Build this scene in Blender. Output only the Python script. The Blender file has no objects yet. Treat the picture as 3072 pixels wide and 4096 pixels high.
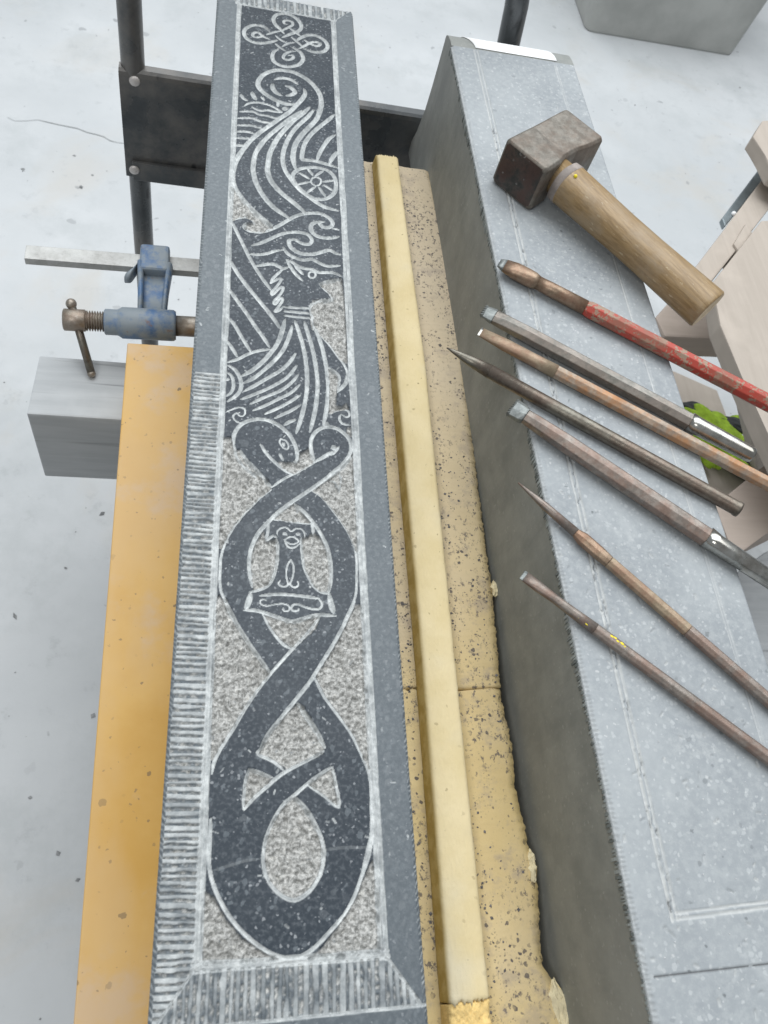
import bpy, bmesh, math, random
import numpy as np
from mathutils import Vector, Matrix
random.seed(7); rng = np.random.default_rng(7)
scene = bpy.context.scene
col = scene.collection

# ------------------------------------------------------------------ camera
F = 3200.0                      # focal length in pixels of the 3072 x 4096 photograph
YA = np.array([-412., -5818., F]); YA /= np.linalg.norm(YA)
XA = np.array([14819., 751., F]); XA -= XA.dot(YA) * YA; XA /= np.linalg.norm(XA)
UA = np.cross(XA, YA)
CAM = np.array([0., 0., 1.5])
cd = bpy.data.cameras.new('camera'); cam = bpy.data.objects.new('camera', cd); col.objects.link(cam)
cd.sensor_fit = 'VERTICAL'; cd.sensor_height = 36.0; cd.lens = F / 4096 * 36.0
cd.clip_start = 0.02; cd.clip_end = 200
right = Vector((XA[0], YA[0], UA[0])); down = Vector((XA[1], YA[1], UA[1])); fwd = Vector((XA[2], YA[2], UA[2]))
m = Matrix.Identity(4)
for i in range(3):
    m[i][0] = right[i]; m[i][1] = -down[i]; m[i][2] = -fwd[i]; m[i][3] = CAM[i]
cam.matrix_world = m
cd.dof.use_dof = True; cd.dof.focus_distance = 0.85; cd.dof.aperture_fstop = 13
scene.camera = cam

def ray(px, py):
    d = np.array([px - 1536., py - 2048., F]); return np.array([d @ XA, d @ YA, d @ UA])
def P(px, py, z):               # a point of the photograph laid on the level plane z
    r = ray(px, py); q = CAM + r * (z - CAM[2]) / r[2]; return Vector(q)

# ------------------------------------------------------------------ light
w = bpy.data.worlds.new('World'); scene.world = w; w.use_nodes = True
bg = w.node_tree.nodes['Background']; bg.inputs[0].default_value = (0.92, 0.965, 1.0, 1); bg.inputs[1].default_value = 0.40
def area(name, loc, target, sx, sy, power, color):
    l = bpy.data.lights.new(name, 'AREA'); l.shape = 'RECTANGLE'; l.size = sx; l.size_y = sy; l.energy = power; l.color = color
    o = bpy.data.objects.new(name, l); col.objects.link(o); o.location = loc
    o.rotation_euler = (Vector(target) - Vector(loc)).to_track_quat('-Z', 'Y').to_euler(); return o
area('skylight_lamp', (0.6, 2.5, 4.2), (0.2, 1.2, 0), 5.6, 4.2, 280, (0.96, 0.985, 1.0))
area('workshop_lamp', (-1.2, -0.9, 3.2), (0.1, 0.6, 0.6), 1.2, 0.8, 22, (1.0, 0.98, 0.94))
scene.view_settings.view_transform = 'Standard'; scene.view_settings.look = 'None'
scene.view_settings.exposure = 0.0; scene.view_settings.gamma = 1

# ------------------------------------------------------------------ helpers
def tag(o, label=None, cat=None, group=None, kind=None):
    if label: o['label'] = label
    if cat: o['category'] = cat
    if group: o['group'] = group
    if kind: o['kind'] = kind
    return o
def empty(name, loc=(0, 0, 0)):
    o = bpy.data.objects.new(name, None); col.objects.link(o); o.location = loc; o.empty_display_size = .02; return o
def link(name, me, mat, parent=None):
    o = bpy.data.objects.new(name, me); col.objects.link(o)
    if mat: me.materials.append(mat)
    if parent:
        o.parent = parent; o.matrix_parent_inverse = Matrix.Translation(parent.location).inverted()
    return o
def from_bm(name, bm, mat, parent=None, smooth=False):
    bmesh.ops.recalc_face_normals(bm, faces=bm.faces)
    me = bpy.data.meshes.new(name); bm.to_mesh(me); bm.free()
    if smooth: me.polygons.foreach_set('use_smooth', [True] * len(me.polygons))
    return link(name, me, mat, parent)
def prism(name, pts, z0, z1, mat, parent=None, bevel=0.0, seg=2, rough=0.0):
    bm = bmesh.new()
    b = [bm.verts.new((p[0], p[1], z0)) for p in pts]; t = [bm.verts.new((p[0], p[1], z1)) for p in pts]
    bm.faces.new(t); bm.faces.new(b[::-1]); n = len(pts)
    for i in range(n): bm.faces.new((b[i], b[(i + 1) % n], t[(i + 1) % n], t[i]))
    if bevel: bmesh.ops.bevel(bm, geom=list(bm.edges), offset=bevel, segments=seg, affect='EDGES', profile=0.6)
    return from_bm(name, bm, mat, parent)
def box_bm(bm, c, ax, ay, az, hx, hy, hz):
    c = Vector(c); v = []
    for k in (-1, 1):
        for j in (-1, 1):
            for i in (-1, 1): v.append(bm.verts.new(c + ax * hx * i + ay * hy * j + az * hz * k))
    for f in ((0, 1, 3, 2), (4, 6, 7, 5), (0, 4, 5, 1), (2, 3, 7, 6), (0, 2, 6, 4), (1, 5, 7, 3)): bm.faces.new([v[i] for i in f])
def obox(name, c, ax, ay, hx, hy, hz, mat, parent=None, bevel=0.0, seg=2):
    bm = bmesh.new(); ax = Vector(ax).normalized(); ay = Vector(ay); ay = (ay - ay.dot(ax) * ax).normalized()
    box_bm(bm, c, ax, ay, ax.cross(ay), hx, hy, hz)
    if bevel: bmesh.ops.bevel(bm, geom=list(bm.edges), offset=bevel, segments=seg, affect='EDGES', profile=0.6)
    return from_bm(name, bm, mat, parent)
def loft_bm(bm, secs, u, v, cap=True, ph=0.0):
    """secs: (centre, ru, rv, n-gon power) rings of equal vertex number around a straight or curved axis"""
    rings = []
    for c, ru, rv, n, sq in secs:
        r = []
        for k in range(n):
            a = 2 * math.pi * (k + .5) / n + ph; ca, sa = math.cos(a), math.sin(a)
            if sq: f = (abs(ca) ** sq + abs(sa) ** sq) ** (-1.0 / sq); ca *= f; sa *= f
            r.append(bm.verts.new(Vector(c) + u * ru * ca + v * rv * sa))
        rings.append(r)
    for a, b in zip(rings, rings[1:]):
        n = len(a)
        for k in range(n): bm.faces.new((a[k], a[(k + 1) % n], b[(k + 1) % n], b[k]))
    if cap: bm.faces.new(rings[0][::-1]); bm.faces.new(rings[-1])
def tube(name, pts, r, mat, parent=None, n=16, radii=None):
    bm = bmesh.new(); pts = [Vector(p) for p in pts]; rings = []
    for i, p in enumerate(pts):
        d = (pts[min(i + 1, len(pts) - 1)] - pts[max(i - 1, 0)]).normalized()
        u = d.cross(Vector((0.13, 1, 0.07))).normalized() if abs(d.y) < .9 else d.cross(Vector((0, 0, 1))).normalized()
        v = d.cross(u); rr = radii[i] if radii else r
        rings.append([bm.verts.new(p + (u * math.cos(2 * math.pi * k / n) + v * math.sin(2 * math.pi * k / n)) * rr) for k in range(n)])
    for a, b in zip(rings, rings[1:]):
        for k in range(n): bm.faces.new((a[k], a[(k + 1) % n], b[(k + 1) % n], b[k]))
    bm.faces.new(rings[0][::-1]); bm.faces.new(rings[-1])
    return from_bm(name, bm, mat, parent, smooth=True)

# ------------------------------------------------------------------ materials
class NT:
    def __init__(s, name):
        s.m = bpy.data.materials.new(name); s.m.use_nodes = True; s.t = s.m.node_tree; s.b = s.t.nodes['Principled BSDF']
        tc = s.t.nodes.new('ShaderNodeTexCoord'); s.co = tc.outputs['Object']
    def n(s, ty, **kw):
        x = s.t.nodes.new(ty)
        for k, v in kw.items(): setattr(x, k, v)
        return x
    def l(s, a, b): s.t.links.new(a, b)
    def put(s, sock, v):
        if isinstance(v, (int, float)): sock.default_value = v
        elif isinstance(v, tuple): sock.default_value = (*v, 1) if len(v) == 3 and sock.type == 'RGBA' else v
        else: s.l(v, sock)
    def mapping(s, sc=(1, 1, 1), rot=(0, 0, 0)):
        y = s.n('ShaderNodeMapping'); s.l(s.co, y.inputs[0]); y.inputs['Rotation'].default_value = rot
        x = s.n('ShaderNodeMapping'); s.l(y.outputs[0], x.inputs[0]); x.inputs['Scale'].default_value = sc; return x.outputs[0]
    def noise(s, scale, detail=4, rough=.55, vec=None, dist=0.0):
        x = s.n('ShaderNodeTexNoise'); s.l(vec or s.co, x.inputs['Vector']); x.inputs['Scale'].default_value = scale
        x.inputs['Detail'].default_value = detail; x.inputs['Roughness'].default_value = rough; x.inputs['Distortion'].default_value = dist; return x.outputs['Fac']
    def voro(s, scale, out='Distance', vec=None, feature='F1', rnd=1.0):
        x = s.n('ShaderNodeTexVoronoi', feature=feature); s.l(vec or s.co, x.inputs['Vector']); x.inputs['Scale'].default_value = scale; x.inputs['Randomness'].default_value = rnd; return x.outputs[out]
    def ramp(s, v, lo, hi, a=0.0, b=1.0):
        x = s.n('ShaderNodeMapRange'); s.put(x.inputs['Value'], v); x.inputs['From Min'].default_value = lo; x.inputs['From Max'].default_value = hi
        x.inputs['To Min'].default_value = a; x.inputs['To Max'].default_value = b; x.interpolation_type = 'SMOOTHSTEP'; return x.outputs[0]
    def mix(s, f, a, b, mode='MIX'):
        x = s.n('ShaderNodeMix', data_type='RGBA', blend_type=mode); s.put(x.inputs[0], f); s.put(x.inputs[6], a); s.put(x.inputs[7], b); return x.outputs[2]
    def math(s, op, a, b=0.0):
        x = s.n('ShaderNodeMath', operation=op); s.put(x.inputs[0], a); s.put(x.inputs[1], b); return x.outputs[0]
    def attr(s, name):
        x = s.n('ShaderNodeAttribute', attribute_name=name); return x.outputs['Fac']
    def bump(s, h, strength=.5, dist=.001):
        x = s.n('ShaderNodeBump'); s.put(x.inputs['Height'], h); s.put(x.inputs['Strength'], strength); x.inputs['Distance'].default_value = dist; s.l(x.outputs[0], s.b.inputs['Normal'])
    def fin(s, c, rough=.6, metal=0.0, spec=.5):
        s.put(s.b.inputs['Base Color'], c); s.put(s.b.inputs['Roughness'], rough); s.put(s.b.inputs['Metallic'], metal); s.b.inputs['Specular IOR Level'].default_value = spec; return s.m

def flecks(t, scale, dens, vec=None, soft=.12, low=.25):
    """crisp pale shell fragments: random voronoi cells kept only where their random value is high"""
    x = t.n('ShaderNodeTexVoronoi', feature='F1'); x.inputs['Scale'].default_value = scale
    warp = t.n('ShaderNodeVectorMath', operation='ADD'); nz = t.n('ShaderNodeTexNoise'); nz.inputs['Scale'].default_value = scale * .9; t.l(t.co, nz.inputs['Vector'])
    sc = t.n('ShaderNodeVectorMath', operation='SCALE'); t.l(nz.outputs['Color'], sc.inputs[0]); sc.inputs['Scale'].default_value = 1.1 / scale
    t.l(vec or t.co, warp.inputs[0]); t.l(sc.outputs[0], warp.inputs[1]); t.l(warp.outputs[0], x.inputs['Vector'])
    sep = t.n('ShaderNodeSeparateColor'); t.l(x.outputs['Color'], sep.inputs[0])
    keep = t.ramp(sep.outputs[0], 1 - dens, 1 - dens + .02)
    size = t.math('MULTIPLY', sep.outputs[1], .50)
    near = t.ramp(t.math('SUBTRACT', x.outputs['Distance'], size), soft, -.02)
    return t.math('MULTIPLY', t.math('MULTIPLY', keep, near), t.ramp(sep.outputs[2], 0, 1, low, 1.0))

def stone_dark():
    t = NT('carved_bluestone')
    base = t.mix(t.noise(14, 5), (0.014, 0.022, 0.032), (0.026, 0.036, 0.048))
    base = t.mix(t.math('MULTIPLY', t.ramp(t.noise(330, 3), .44, .72), .55), base, (.10, .115, .13))
    st = t.mapping((1, .75, 1), (0, 0, .5))
    base = t.mix(t.math('MULTIPLY', flecks(t, 260, .45, st), .48), base, (.17, .195, .215))
    base = t.mix(t.math('MULTIPLY', flecks(t, 130, .14), .26), base, (.20, .22, .235))
    base = t.mix(t.math('MULTIPLY', flecks(t, 430, .18), .62), base, (.36, .38, .40))
    honed = t.mix(t.math('MULTIPLY', flecks(t, 190, .40, st), .5), (.125, .145, .16), (.25, .27, .285))
    honed = t.mix(t.math('MULTIPLY', t.ramp(t.noise(260, 4, .7), .40, .70), .6), honed, (.21, .235, .25))
    base = t.mix(t.attr('honed'), base, honed)
    base = t.mix(t.math('MULTIPLY', t.ramp(t.noise(5.0, 4), .42, .74), .16), base, (.13, .145, .155))   # stone dust film
    pale = t.mix(t.ramp(t.noise(200, 4, .7), .35, .65), (.42, .445, .45), (.62, .645, .645))
    c = t.mix(t.attr('pale'), base, pale)
    grit = t.mix(t.ramp(t.noise(350, 4, .8), .36, .64), (.19, .192, .185), (.50, .50, .485))
    grit = t.mix(t.math('MULTIPLY', t.ramp(t.noise(28, 4, .6), .50, .70), .35), grit, (.19, .187, .175))
    grit = t.mix(t.math('MULTIPLY', flecks(t, 330, .25), .5), grit, (.66, .65, .61))
    c = t.mix(t.attr('grit'), c, grit)
    k = t.math('MAXIMUM', t.math('MAXIMUM', t.attr('pale'), t.attr('grit')), t.math('MULTIPLY', t.attr('honed'), .25))
    rgh = t.math('ADD', t.math('MULTIPLY', k, .42), t.ramp(t.noise(30, 4), .3, .7, .32, .44))
    t.bump(t.noise(600, 3, .7), t.math('ADD', t.math('MULTIPLY', k, .6), .08), .0008)
    return t.fin(c, rgh, 0, .27)
def stone_grey():
    t = NT('sawn_grey_bluestone')
    base = t.mix(t.ramp(t.noise(9, 6, .6), .3, .7), (.245, .268, .288), (.32, .345, .362))
    base = t.mix(t.math('MULTIPLY', t.ramp(t.noise(160, 4, .7), .38, .72), .5), base, (.385, .41, .42))
    base = t.mix(t.math('MULTIPLY', flecks(t, 260, .36), .42), base, (.50, .525, .535))
    base = t.mix(t.math('MULTIPLY', flecks(t, 90, .05), .32), base, (.47, .49, .50))
    base = t.mix(t.math('MULTIPLY', flecks(t, 330, .16), .45), base, (.58, .59, .59))
    base = t.mix(t.math('MULTIPLY', flecks(t, 190, .045), .6), base, (.07, .08, .085))
    base = t.mix(t.math('MULTIPLY', t.ramp(t.noise(26, 7, .8), .55, .72), .5), base, (.44, .46, .465))
    c = t.mix(t.attr('pale'), base, t.mix(t.noise(250, 3), (.36, .38, .38), (.56, .57, .565)))
    c = t.mix(t.attr('grit'), c, (.09, .095, .10))  # darker colour in the deepest cuts
    t.bump(t.noise(500, 4, .7), .16, .0008)
    return t.fin(c, t.ramp(t.noise(40, 4), .3, .7, .46, .62), 0, .28)
def stone_side():
    t = NT('sawn_stone_side')
    base = t.mix(t.ramp(t.noise(22, 6, .65), .3, .7), (.20, .212, .205), (.275, .285, .272))
    base = t.mix(t.math('MULTIPLY', t.ramp(t.noise(4, 3), .45, .75), .35), base, (.27, .262, .24))
    base = t.mix(t.math('MULTIPLY', flecks(t, 160, .12), .25), base, (.33, .33, .32))
    base = t.mix(t.math('MULTIPLY', t.ramp(t.noise(60, 4, .7, t.mapping((1, 1, .22))), .45, .70), .30), base, (.31, .32, .305))
    base = t.mix(t.math('MULTIPLY', flecks(t, 320, .16), .35), base, (.40, .41, .40))
    t.bump(t.noise(300, 4, .7), .2, .0010)
    return t.fin(base, .6, 0, .3)
def chipped():
    t = NT('chipped_stone_edge')
    c = t.mix(t.attr('pale'), t.mix(t.noise(200, 3), (.06, .075, .075), (.16, .18, .18)), t.mix(t.noise(260, 3), (.22, .25, .25), (.42, .45, .45)))
    t.bump(t.noise(400, 3), .2, .001)
    return t.fin(c, .8)
def concrete():
    t = NT('pale_concrete_floor')
    c = t.mix(t.ramp(t.noise(1.7, 6, .6), .3, .7), (.465, .488, .503), (.545, .565, .58))
    c = t.mix(t.math('MULTIPLY', t.ramp(t.noise(3.5, 7, .72), .47, .66), .60), c, (.42, .445, .455))
    c = t.mix(t.math('MULTIPLY', t.ramp(t.noise(2.2, 5, .6, None, .8), .52, .70), .45), c, (.50, .47, .42))
    c = t.mix(t.math('MULTIPLY', t.ramp(t.noise(95, 4, .7), .6, .8), .25), c, (.38, .40, .41))
    c = t.mix(t.math('MULTIPLY', flecks(t, 45, .035, None, .10), .6), c, (.20, .21, .22))
    c = t.mix(t.math('MULTIPLY', t.ramp(t.noise(1.1, 4), .5, .75), .35), c, (.43, .46, .475))
    c = t.mix(t.math('MULTIPLY', t.ramp(t.noise(16, 6, .75), .56, .70), .38), c, (.34, .36, .37))
    t.bump(t.noise(60, 5, .7), .12, .003)
    return t.fin(c, t.ramp(t.noise(4, 4), .3, .7, .38, .6), 0, .4)
def painted_yellow():
    t = NT('dusty_yellow_paint')
    c = t.mix(t.ramp(t.noise(9, 5, .6), .3, .7), (.56, .315, .055), (.63, .385, .10))
    lv = t.mapping((1, .5, 1))
    c = t.mix(t.math('MULTIPLY', t.ramp(t.noise(7, 5, .55, lv), .40, .60), .6), c, (.58, .39, .18))
    c = t.mix(t.math('MULTIPLY', t.ramp(t.noise(11, 5, .6), .52, .66), .5), c, (.52, .41, .32))
    c = t.mix(t.math('MULTIPLY', flecks(t, 150, .045, None, .06), .8), c, (.10, .075, .045))
    c = t.mix(t.math('MULTIPLY', flecks(t, 300, .05, None, .1), .6), c, (.14, .10, .06))
    t.bump(t.noise(120, 4), .1, .001)
    return t.fin(c, .5)
def foam(name, dusty):
    t = NT(name)
    c = t.mix(t.ramp(t.noise(20, 5), .3, .7), (.66, .545, .31), (.72, .61, .38)) if not dusty else t.mix(t.ramp(t.noise(9, 5), .3, .7), (.60, .455, .205), (.68, .53, .26))
    if dusty:
        sx = t.n('ShaderNodeSeparateXYZ'); t.l(t.co, sx.inputs[0]); c = t.mix(t.ramp(sx.outputs[1], .05, .75, .1, .8), c, (.55, .475, .37))
        c = t.mix(t.math('MULTIPLY', t.ramp(t.noise(5, 5), .4, .7), .5), c, (.55, .475, .37))
        wv = t.mapping((1.5, 1, 1))
        cl = t.math('MULTIPLY', t.ramp(t.noise(15, 4, .6), .42, .56), t.ramp(t.noise(120, 6, .75, wv), .555, .60))
        c = t.mix(t.math('MULTIPLY', cl, .85), c, (.10, .09, .095))
        c = t.mix(t.math('MULTIPLY', t.math('MULTIPLY', t.ramp(t.noise(34, 5, .7), .50, .66), .45), 1.0), c, (.33, .28, .24))
        for sc, d, k in ((230, .40, .95), (420, .45, .7)):
            c = t.mix(t.math('MULTIPLY', t.math('MULTIPLY', flecks(t, sc, d, None, .08, .5), k), t.ramp(t.noise(sc * .08, 4, .6), .47, .57)), c, (.10, .09, .09))
        c = t.mix(t.math('MULTIPLY', t.attr('edge'), .6), c, (.55, .42, .10))
    else:
        c = t.mix(t.math('MULTIPLY', flecks(t, 240, .06, None, .08), .7), c, (.25, .19, .10))
        c = t.mix(t.math('MULTIPLY', t.ramp(t.noise(7, 4), .52, .7), .5), c, (.62, .59, .49))
        c = t.mix(t.attr('edge'), c, t.mix(t.ramp(t.noise(60, 3), .4, .6), (.50, .36, .12), (.60, .46, .19)))  # strip's left side coloured darker: its shade is put into the colour
    t.bump(t.noise(260, 4, .7), .35, .0015)
    return t.fin(c, .85, 0, .2)
def timber(name, a, b, axis='x', dark=.5):
    t = NT(name)
    sc = {'x': (1.2, 14, 14), 'y': (14, 1.2, 14)}[axis]
    g = t.noise(5, 5, .6, t.mapping(sc), .6)
    c = t.mix(t.ramp(g, .3, .7), a, b)
    c = t.mix(t.math('MULTIPLY', t.ramp(t.noise(3.2, 3, .5, t.mapping({'x': (.8, 22, 22), 'y': (22, .8, 22)}[axis])), .60, .70), dark), c, tuple(x * .35 for x in a))
    c = t.mix(t.math('MULTIPLY', t.ramp(t.noise(12, 4), .5, .75), .35), c, tuple(min(1, x * 1.25) for x in b))
    t.bump(g, .25, .002)
    return t.fin(c, .75, 0, .3)
def metal(name, a, b, rough=(.3, .5), met=.9, rust=None, ramt=.5, rsc=30, dust=0.0, spots=0):
    t = NT(name)
    c = t.mix(t.ramp(t.noise(80, 6, .75), .36, .64), a, b)
    c = t.mix(t.math('MULTIPLY', t.ramp(t.noise(190, 4, .8), .54, .66), .35), c, tuple(x * .45 for x in a))
    if rust: c = t.mix(t.math('MULTIPLY', t.ramp(t.noise(rsc, 6, .7), .38, .62), ramt), c, rust)
    if spots: c = t.mix(t.math('MULTIPLY', flecks(t, spots, .15, None, .1), .6), c, (.5, .5, .48))
    if dust: c = t.mix(t.math('MULTIPLY', t.ramp(t.noise(14, 5), .4, .65), dust), c, (.48, .49, .48))
    t.bump(t.noise(240, 5, .7), .35 if met < 1 else .06, .0008)
    return t.fin(c, t.ramp(t.noise(45, 5), .3, .7, *rough), met)
def worn_red():
    t = NT('chipped_red_paint')
    k = t.ramp(t.math('ADD', t.noise(90, 6, .75), t.math('MULTIPLY', t.noise(420, 2), .2)), .60, .64)
    c = t.mix(k, (.37, .045, .028), (.27, .19, .135))
    c = t.mix(t.math('MULTIPLY', t.ramp(t.noise(28, 4), .42, .62), .75), c, (.22, .10, .065))
    t.bump(k, -.4, .0006)
    return t.fin(c, .45, .1)
def blue_cast():
    t = NT('dusty_blue_paint')
    c = t.mix(t.ramp(t.noise(25, 5), .3, .7), (.055, .125, .26), (.08, .165, .32))
    c = t.mix(t.math('MULTIPLY', t.ramp(t.noise(30, 6, .7), .36, .56), .85), c, (.25, .28, .29))
    c = t.mix(t.math('MULTIPLY', t.ramp(t.noise(55, 4, .7), .60, .72), .8), c, (.22, .13, .09))
    t.bump(t.noise(120, 4), .25, .001)
    return t.fin(c, .5)
def plain(name, c, rough=.6, metal=0., amp=.12, sc=30, bump=.1):
    t = NT(name); a = tuple(x * (1 - amp) for x in c); b = tuple(min(1, x * (1 + amp)) for x in c)
    cc = t.mix(t.ramp(t.noise(sc, 5, .6), .3, .7), a, b); t.bump(t.noise(sc * 6, 4), bump, .001); return t.fin(cc, rough, metal)
def black_steel():
    t = NT('scuffed_black_steel')
    c = t.mix(t.ramp(t.noise(10, 5), .3, .7), (.045, .052, .058), (.085, .092, .096))
    c = t.mix(t.math('MULTIPLY', t.ramp(t.noise(7, 6, .7), .42, .66), .6), c, (.20, .185, .17))
    c = t.mix(t.math('MULTIPLY', t.ramp(t.noise(26, 3, .5, t.mapping((1, 1, .3))), .64, .68), .7), c, (.01, .012, .014))
    return t.fin(c, t.ramp(t.noise(14, 4), .3, .7, .22, .42), .35)
def hammer_wood():
    t = NT('varnished_ash_handle')
    g = t.noise(6, 6, .6, t.mapping((5, 60, 60), (0, 0, .96)), .4)
    c = t.mix(t.ramp(g, .3, .7), (.20, .128, .055), (.31, .21, .10))
    c = t.mix(t.math('MULTIPLY', t.ramp(t.noise(26, 6, .7), .42, .7), .55), c, (.30, .24, .165))
    c = t.mix(t.math('MULTIPLY', flecks(t, 520, .12, t.mapping((.25, 1, 1), (0, 0, .96))), .5), c, (.52, .44, .30))
    t.bump(g, .15, .001)
    return t.fin(c, .42)

M = dict(dark=stone_dark(), grey=stone_grey(), side=stone_side(), chip=chipped(), floor=concrete(), yellow=painted_yellow(),
         foam=foam('stone_dusted_foam', True), strip=foam('pale_yellow_foam', False), flap=plain('torn_foam', (.66, .58, .38), .9, 0, .15, 90, .5), crumb=plain('fresh_broken_foam', (.80, .58, .24), .9, 0, .16, 120, .6),
         timber=timber('weathered_grey_timber', (.37, .39, .405), (.43, .45, .465), 'x', .85), beige=timber('raw_beige_timber', (.385, .34, .295), (.42, .372, .325), 'y', .0),
         pink=timber('reddish_beige_timber', (.385, .325, .28), (.42, .355, .31), 'x', .0),
         black=black_steel(), blue=blue_cast(), red=worn_red(), hwood=hammer_wood(),
         collar=plain('grey_dusty_collar', (.27, .235, .215), .7, 0, .25, 60), endg=plain('pale_end_grain', (.62, .50, .34), .75, 0, .2, 120),
         hiron=metal('dark_hammer_iron', (.13, .118, .10), (.22, .205, .18), (.42, .62), .45, (.17, .12, .09), .5, 30),
         hface=metal('worn_striking_face', (.055, .055, .05), (.12, .105, .095), (.4, .65), .5, (.10, .055, .045), .7, 40, 0, 220),
         brown=metal('bronze_brown_steel', (.20, .145, .10), (.33, .245, .175), (.34, .5), .6, (.25, .125, .08), .5, 60),
         steel=metal('dull_grey_steel', (.17, .165, .15), (.27, .255, .235), (.34, .5), .7, (.18, .12, .09), .3, 40),
         rusty=metal('orange_rusted_steel', (.26, .21, .17), (.38, .33, .27), (.45, .7), .4, (.42, .20, .08), .8, 34),
         dsteel=metal('dark_round_steel', (.13, .12, .10), (.20, .19, .16), (.3, .45), .7, (.15, .075, .055), .35, 22),
         redst=metal('brown_red_steel', (.18, .158, .14), (.28, .25, .225), (.38, .55), .55, (.22, .125, .09), .5, 50),
         bright=metal('polished_steel', (.30, .30, .28), (.44, .44, .42), (.16, .32), 1.0, (.22, .18, .14), .35, 60),
         tip=metal('ground_steel_tip', (.15, .165, .165), (.26, .28, .275), (.4, .55), .5),
         sand=metal('dusty_brown_steel', (.28, .22, .15), (.38, .31, .22), (.45, .65), .4, (.24, .12, .08), .6, 30),
         bar=metal('dusty_clamp_bar', (.36, .36, .345), (.45, .45, .44), (.45, .6), .4, None, 0, 30, .5),
         screw=metal('tarnished_clamp_screw', (.24, .21, .17), (.36, .33, .29), (.35, .5), .65, (.25, .16, .12), .4),
         galv=plain('galvanised_angle', (.22, .26, .28), .4, .5), tub=plain('grey_mortar_tub', (.42, .425, .405), .7, 0, .18, 3.5, .2),
         lime=plain('lime_green_knit', (.30, .46, .03), .8, 0, .25, 60), rubber=plain('black_rubber', (.025, .028, .03), .6),
         chipf=plain('floor_crumb', (.26, .27, .275), .8, 0, .5, 30), chipm=plain('dark_stone_chip', (.13, .125, .125), .7, 0, .5, 200), chips_pale=plain('pale_stone_crumb', (.55, .56, .56), .8, 0, .3, 200), label=plain('white_paper', (.92, .93, .94), .5, 0, .01), crack=plain('crack_grey', (.34, .355, .36), .9),
         ypaint=plain('yellow_paint_mark', (.75, .62, .02), .5), screwhead=plain('pale_rivet', (.55, .52, .5), .4, .3))

# ------------------------------------------------------------------ floor
bm = bmesh.new(); s = 40
bm.faces.new([bm.verts.new(p) for p in ((-s, -s, 0), (s, -s, 0), (s, s, 0), (-s, s, 0))])
fl = tag(from_bm('floor', bm, M['floor']), kind='structure')
bm = bmesh.new(); prev = None                                            # hairline crack in the slab of the floor
cpts = [(30, 468), (60, 483), (110, 482), (150, 478), (195, 488), (235, 497), (265, 503), (310, 512), (350, 528), (385, 536), (415, 545), (440, 561), (470, 569), (520, 575)]
for i, (x, y) in enumerate(cpts):
    a = P(x, y - 1.2, .002); b = P(x, y + (1.4 if 3 < i < 12 else .3), .002); a, b = bm.verts.new(a), bm.verts.new(b)
    if prev: bm.faces.new((prev[0], a, b, prev[1]))
    prev = (a, b)
from_bm('crack', bm, M['crack'], fl)

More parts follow.
